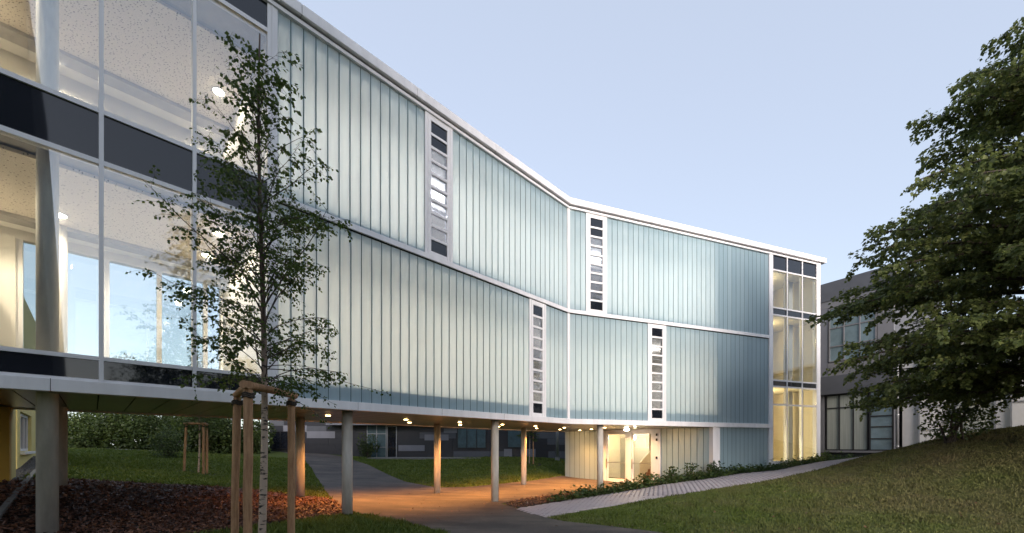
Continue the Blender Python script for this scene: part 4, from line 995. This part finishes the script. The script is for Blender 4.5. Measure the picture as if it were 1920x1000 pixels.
def linden(x, y):
    z0 = g1(x, y); e = empty('linden_tree', (x, y, z0), 'large dark linden with spreading tiers of leaves on the mound at right', 'tree')
    T = Tree(21); r = T.r
    pts = [Vector((x + .15 * math.sin(i * .6), y + .12 * math.sin(i * .8), z0 - .2 + i * 1.0)) for i in range(13)]
    MB().tube(pts, [.24 * (1 - i / 13.5) + .015 for i in range(13)], 14).build('trunk', M['wood_dark'], e, smooth=True)
    tabz = np.array([2.3, 2.9, 3.4, 3.9, 4.7, 5.2, 6.0, 6.7, 7.7, 8.6, 9.5, 10.5, 11.6, 12.6, 13.2]); tabr = np.array([3.6, 4.1, 4.8, 5.6, 5.9, 5.8, 6.0, 6.2, 5.5, 4.75, 4.3, 3.3, 2.4, 1.3, .4])
    zt = 3.7; az = 0
    while zt < 12.9:
        Rr = float(np.interp(zt, tabz, tabr)); nb = int(5 + Rr * 1.15)
        for k in range(nb):
            az += 6.2832 / nb + r.gauss(0, .2); L_ = Rr * r.uniform(.72, 1.05); zs = zt - L_ * .10 + r.gauss(0, .32)
            f = min(11.9, max(.5, zs - z0 + .2)); i = int(f); p0 = pts[i].lerp(pts[i + 1], f - i)
            d = Vector((math.cos(az), math.sin(az), .34 + .35 * (zt > 9)))
            bp = T.limb(p0, d, L_, .015 + .012 * L_, .55, 8, .05)
            nt = int(6 + L_ * 4.6)
            for j in range(nt):
                f = .22 + .78 * (j + r.random()) / nt; g = f * 8; i = min(7, int(g)); q = bp[i].lerp(bp[i + 1], g - i); bd = (bp[i + 1] - bp[i]).normalized()
                side = bd.cross(Vector((0, 0, 1))).normalized() * (1 if j % 2 else -1)
                L2 = r.uniform(.45, 1.0) * (1.25 - .75 * f) + .12
                tw = T.limb(q, bd * .75 + side * (.9 - .5 * (f > .9)) + Vector((0, 0, r.gauss(.05, .26))), L2, .008, .35, 4, .08, 3)
                nl = int(24 + 27 * L2)
                for t in range(nl):
                    g2 = r.uniform(.05, 1.05) * 4; gi = min(3, int(g2)); c = tw[gi].lerp(tw[gi + 1], g2 - gi)
                    td = (tw[gi + 1] - tw[gi]).normalized(); sd = td.cross(Vector((0, 0, 1))).normalized() * (1 if t % 2 else -1)
                    ld = (sd * r.uniform(.2, 1) + td * r.uniform(.3, .9) + Vector((0, 0, -r.uniform(.1, .75)))).normalized()
                    T.leaf(c + ld * r.uniform(.02, .08) + Vector((0, 0, r.gauss(0, .05))), ld, r.uniform(.075, .13))
        zt += r.uniform(.42, .60)
    T.w.build('branches', M['wood_dark'], e)
    T.leaves('crown', M['linden_leaf'], e, .44, .45, kind='stuff')
    print('linden leaves', len(T.C))
linden(14.95, 10.4)

def bush(x, y, rx, rz, n, label, m='bush_leaf', size=.12, name='shrub', cat='shrub', zb=None, group=None, seed=1):
    rg = np.random.default_rng(seed); z0 = g1(x, y) if zb is None else zb
    e = empty(name, (x, y, g1(x, y)), label, cat, group)
    nl = 16; cen = np.c_[rg.uniform(-.6, .6, nl) * rx, rg.uniform(-.6, .6, nl) * rx, rg.uniform(.06, .8, nl) * rz]; rad = rg.uniform(.28, .5, nl) * min(rx, rz)
    k = rg.integers(0, nl, n); d = unit(rg.normal(0, 1, (n, 3))); p = cen[k] + d * (rad[k] * rg.uniform(.45, 1.08, n) ** .5)[:, None]
    p[:, 2] = np.maximum(p[:, 2], .03); C = p + np.array([x, y, z0])
    D = d + rg.normal(0, .6, (n, 3)); D[:, 2] -= .3
    S = rg.uniform(.7, 1.3, n) * size; nr = d + rg.normal(0, .5, (n, 3)); nr[:, 2] += .5
    w = MB(); r = random.Random(seed)
    for i in range(min(9, nl)):
        c = Vector(cen[i]) + Vector((x, y, z0)); b = Vector((x + r.gauss(0, .15), y + r.gauss(0, .15), g1(x, y) - .1))
        w.tube([b, b.lerp(c, .5) + Vector((0, 0, .15 * rz)), c], [.03 * rz ** .5, .02 * rz ** .5, .008], 5, cap=False)
    w.build('stems' if name == 'shrub' else 'trunk', M['wood_dark'], e); tri_mesh('foliage' if name == 'shrub' else 'crown', [leaf_arrays(C, D, nr, S, S * .45)], M[m], e, kind='stuff')
    return e
HB = [(-33.5, 30.2, 2.6, 3.8, 'tall hedge shrub behind the far footpath, leftmost in view'), (-30.6, 29.6, 2.3, 2.9, 'low rounded hedge shrub second from the left'), (-28.2, 30.4, 2.2, 3.4, 'hedge shrub below the thick grey pole'),
      (-25.6, 29.9, 2.3, 3.3, 'bushy hedge shrub right of the grey pole'), (-23.2, 30.2, 2.1, 3.8, 'hedge shrub in the middle of the far hedge'), (-21.2, 29.2, 1.9, 3.9, 'dark tall shrub just left of the staked rear birch'), (-19.6, 31.0, 1.8, 2.8, 'shrub right behind the staked rear birch')]
for i, (x, y, rx, rz, lb) in enumerate(HB): bush(x, y, rx, rz * .82, 6000, lb, size=.16, seed=30 + i, group='shrubs of the far hedge')
bush(-19.9, 23.8, 1.3, 1.7, 2600, 'small round shrub standing alone on the rear lawn', size=.08, seed=51)
bush(-11.4, 32.6, .8, 2.0, 1500, 'narrow shrub before the dark wing beside the drive', size=.10, seed=52)
TB = [(-38, 40, 4, 9, 'leafy tree showing above the left end of the hedge'), (-31, 42, 3.6, 6.5, 'tree with gaps of sky behind the hedge shrubs'), (-24.5, 46, 3.2, 5.0, 'pale green tree beyond the wire fence'), (-28, 38, 3, 6, 'dark tree behind the staked rear birch'), (-22.5, 50, 3.5, 5.6, 'far tree just left of the dark wing')]
for i, (x, y, rx, rz, lb) in enumerate(TB): bush(x, y, rx, rz, 5200, lb, size=.22, name='broadleaf_tree', cat='tree', zb=g1(x, y) + .8, seed=70 + i)
# trees behind the photographer, mirrored in the hall glazing
for i, (x, y, rx, rz, lb) in enumerate([(17.5, -12.5, 3.2, 9.0, 'tall tree mirrored in the lower hall glazing'), (23, -9.5, 3.4, 8, 'broad tree mirrored behind the birch reflection'), (27, -20, 4, 8, 'distant tree mirrored low in the hall glazing'), (36, -14, 4.5, 7, 'distant broad tree mirrored low at the right of the hall glazing')]):
    bush(x, y, rx, rz, 5000, lb, size=.2, name='broadleaf_tree', cat='tree', zb=g1(x, y) + 1.0, seed=90 + i)
# thin-stemmed bush on the mound under the linden
bush(14.6, 13.6, 1.1, 2.6, 2600, 'thin-stemmed bush on the crest of the mound under the linden', size=.09, seed=61)

# ground cover along the facade
X, Y = scatter(COVER, 15000); keep = RNG.random(len(X)) < .9; X = X[keep]; Y = Y[keep]
nst = len(X); hgt = RNG.gamma(3, .055, nst) + .05; Zg = ground(X, Y)
rep = RNG.integers(4, 9, nst); idx = np.repeat(np.arange(nst), rep); n = len(idx)
C = np.c_[X[idx] + RNG.normal(0, .05, n), Y[idx] + RNG.normal(0, .05, n), Zg[idx] + hgt[idx] * RNG.uniform(.1, 1, n)]
D = RNG.normal(0, 1, (n, 3)); D[:, 2] = RNG.uniform(-.3, .5, n); nr = RNG.normal(0, .4, (n, 3)); nr[:, 2] += 1
S = RNG.uniform(.06, .15, n)
tri_mesh('ground_cover', [leaf_arrays(C, D, nr, S, S * .4)], M['cover_leaf'], None, kind='stuff', label='low leafy ground cover along the foot of the facade')
# soil below it
sheet('planting_bed', COVER, M['mulch_soil'], .008, kind='structure', label='planting bed along the foot of the facade')
for i, (x, y, rx, rz, lb) in enumerate([(6.9, 17.6, .35, .75, 'leafy weed clump before the entrance wall'), (7.8, 17.9, .3, .95, 'tall thin weed before the plain glass wall'), (5.6, 16.9, .35, .5, 'low leafy clump right of the front column'), (9.0, 18.2, .3, .6, 'leafy clump at the white corner pillar'), (15.5, 20.2, .4, .5, 'leafy clump before the lit end bay'), (4.6, 16.4, .3, .42, 'low clump nearest the front column foot')]):
    bush(x, y, rx, rz, 260, lb, 'cover_leaf', .09, seed=110 + i)

# grass blades
def blades(name, poly, n, avoid, h, label, w=.010, m='grass'):
    X, Y = scatter(poly, n, avoid); n = len(X); Z = ground(X, Y)
    a = RNG.uniform(0, 6.28, n); cl = np.sin(X * 2.1 + 1.7 * np.sin(Y * 1.3)) * np.sin(Y * 2.7 + 1.3 * np.sin(X * 1.9)) + .6 * np.sin(X * 6.3 + Y * 4.1) * np.sin(Y * 7.7 - X * 3.1); hh = h * RNG.uniform(.4, 1.4, n) * (1 + .4 * cl); ww = w * RNG.uniform(.7, 1.4, n) * (1 + np.hypot(X, Y) / 14)
    c = np.c_[X, Y, Z]; s = np.c_[np.cos(a), np.sin(a), 0 * a]; t = np.c_[RNG.normal(0, .45, n) * hh, RNG.normal(0, .45, n) * hh, hh]
    V = np.stack([c - s * ww[:, None], c + s * ww[:, None], c + t], 1).reshape(-1, 3)
    big_mesh(name, V, np.arange(len(V)).reshape(-1, 3), M[m], kind='stuff', label=label)
AV = [ASPH, MULCH, PATH, COVER, MULCH2, GRAV]
blades('front_grass', [(-7.5,4.6),(-6.2,6.2),(-5.4,7.6),(-4.9,8.7),(-4.6,10.2),(-3.9,10.7),(-3.2,10.4),(-1.2,8.3),(-.2,6.4),(.4,4.6)], 46000, [MULCH, ASPH], .07, 'patch of green grass at the foot of the front birch')
blades('rear_left_grass', [(-11.8,9.6),(-10,11.5),(-5.6,13),(-8.7,18.7),(-13.9,27.8),(-30,27.2),(-26,20),(-17.5,15.6)], 90000, AV, .075, 'green lawn behind the building, left of the drive', .014)
blades('rear_right_grass', [(-13,32),(-9.3,26.6),(-5.2,20),(-3.3,18.3),(-.5,19.7),(3.1,24.6),(4,28),(4,33),(-11,33)], 52000, AV, .075, 'lawn between the drive and the dark wing', .014)
blades('mound_grass', [(.7,10.4),(2.9,8.5),(5,5),(8,4),(18,5),(24,12),(20,20),(15,17.5),(11,15.1),(8.8,14.3),(4.6,12.7)], 270000, AV, .05, 'mown grass on the mound at right', .0065, 'grass_dry')
# bark chips
def chips(name, poly, n, label, avoid=()):
    X, Y = scatter(poly, n, avoid); n = len(X); Z = ground(X, Y) + RNG.uniform(.012, .05, n)
    D = RNG.normal(0, 1, (n, 3)); D[:, 2] *= .35; nr = RNG.normal(0, .45, (n, 3)); nr[:, 2] += 1; S = RNG.uniform(.035, .11, n)
    v, f = leaf_arrays(np.c_[X, Y, Z], D, nr, S, S * RNG.uniform(.12, .3, n), .3)
    big_mesh(name, v, f, M['chip'], kind='stuff', label=label)
chips('bark_chips', MULCH, 60000, 'loose bark chips of the mulch bed')
chips('bark_chips', MULCH2, 6000, 'loose bark chips at the tip of the planting bed')
X, Y = scatter(GRAV, 26000, [MULCH]); n = len(X); S = RNG.uniform(.015, .035, n); D = RNG.normal(0, 1, (n, 3)); D[:, 2] *= .3; nr = RNG.normal(0, .3, (n, 3)); nr[:, 2] += 1
v, f = leaf_arrays(np.c_[X, Y, ground(X, Y) + .025], D, nr, S * 1.5, S * .6, -.5)
big_mesh('gravel', v, f, M['pebble'], kind='stuff', label='loose grey gravel beside the yellow wall')

# fallen leaves on the drive, the path and the lawns
FL = [(-5.2,12.4),(-3.0,9.9),(2.9,8.4),(8,4.5),(13,9),(11,15),(15,18.5),(6,16.5),(2.5,16.4),(3,24),(-3.3,18.6),(-9,26)]
X, Y = scatter(FL, 1500, [COVER]); n = len(X); D = RNG.normal(0, 1, (n, 3)); D[:, 2] *= .15; nr = RNG.normal(0, .25, (n, 3)); nr[:, 2] += 1; S = RNG.uniform(.03, .075, n)
v, f = leaf_arrays(np.c_[X, Y, ground(X, Y) + .034], D, nr, S, S * .35, .3)
big_mesh('fallen_leaves', v, f, M['chip'], kind='stuff', label='scattered dry leaves on the drive and lawn')
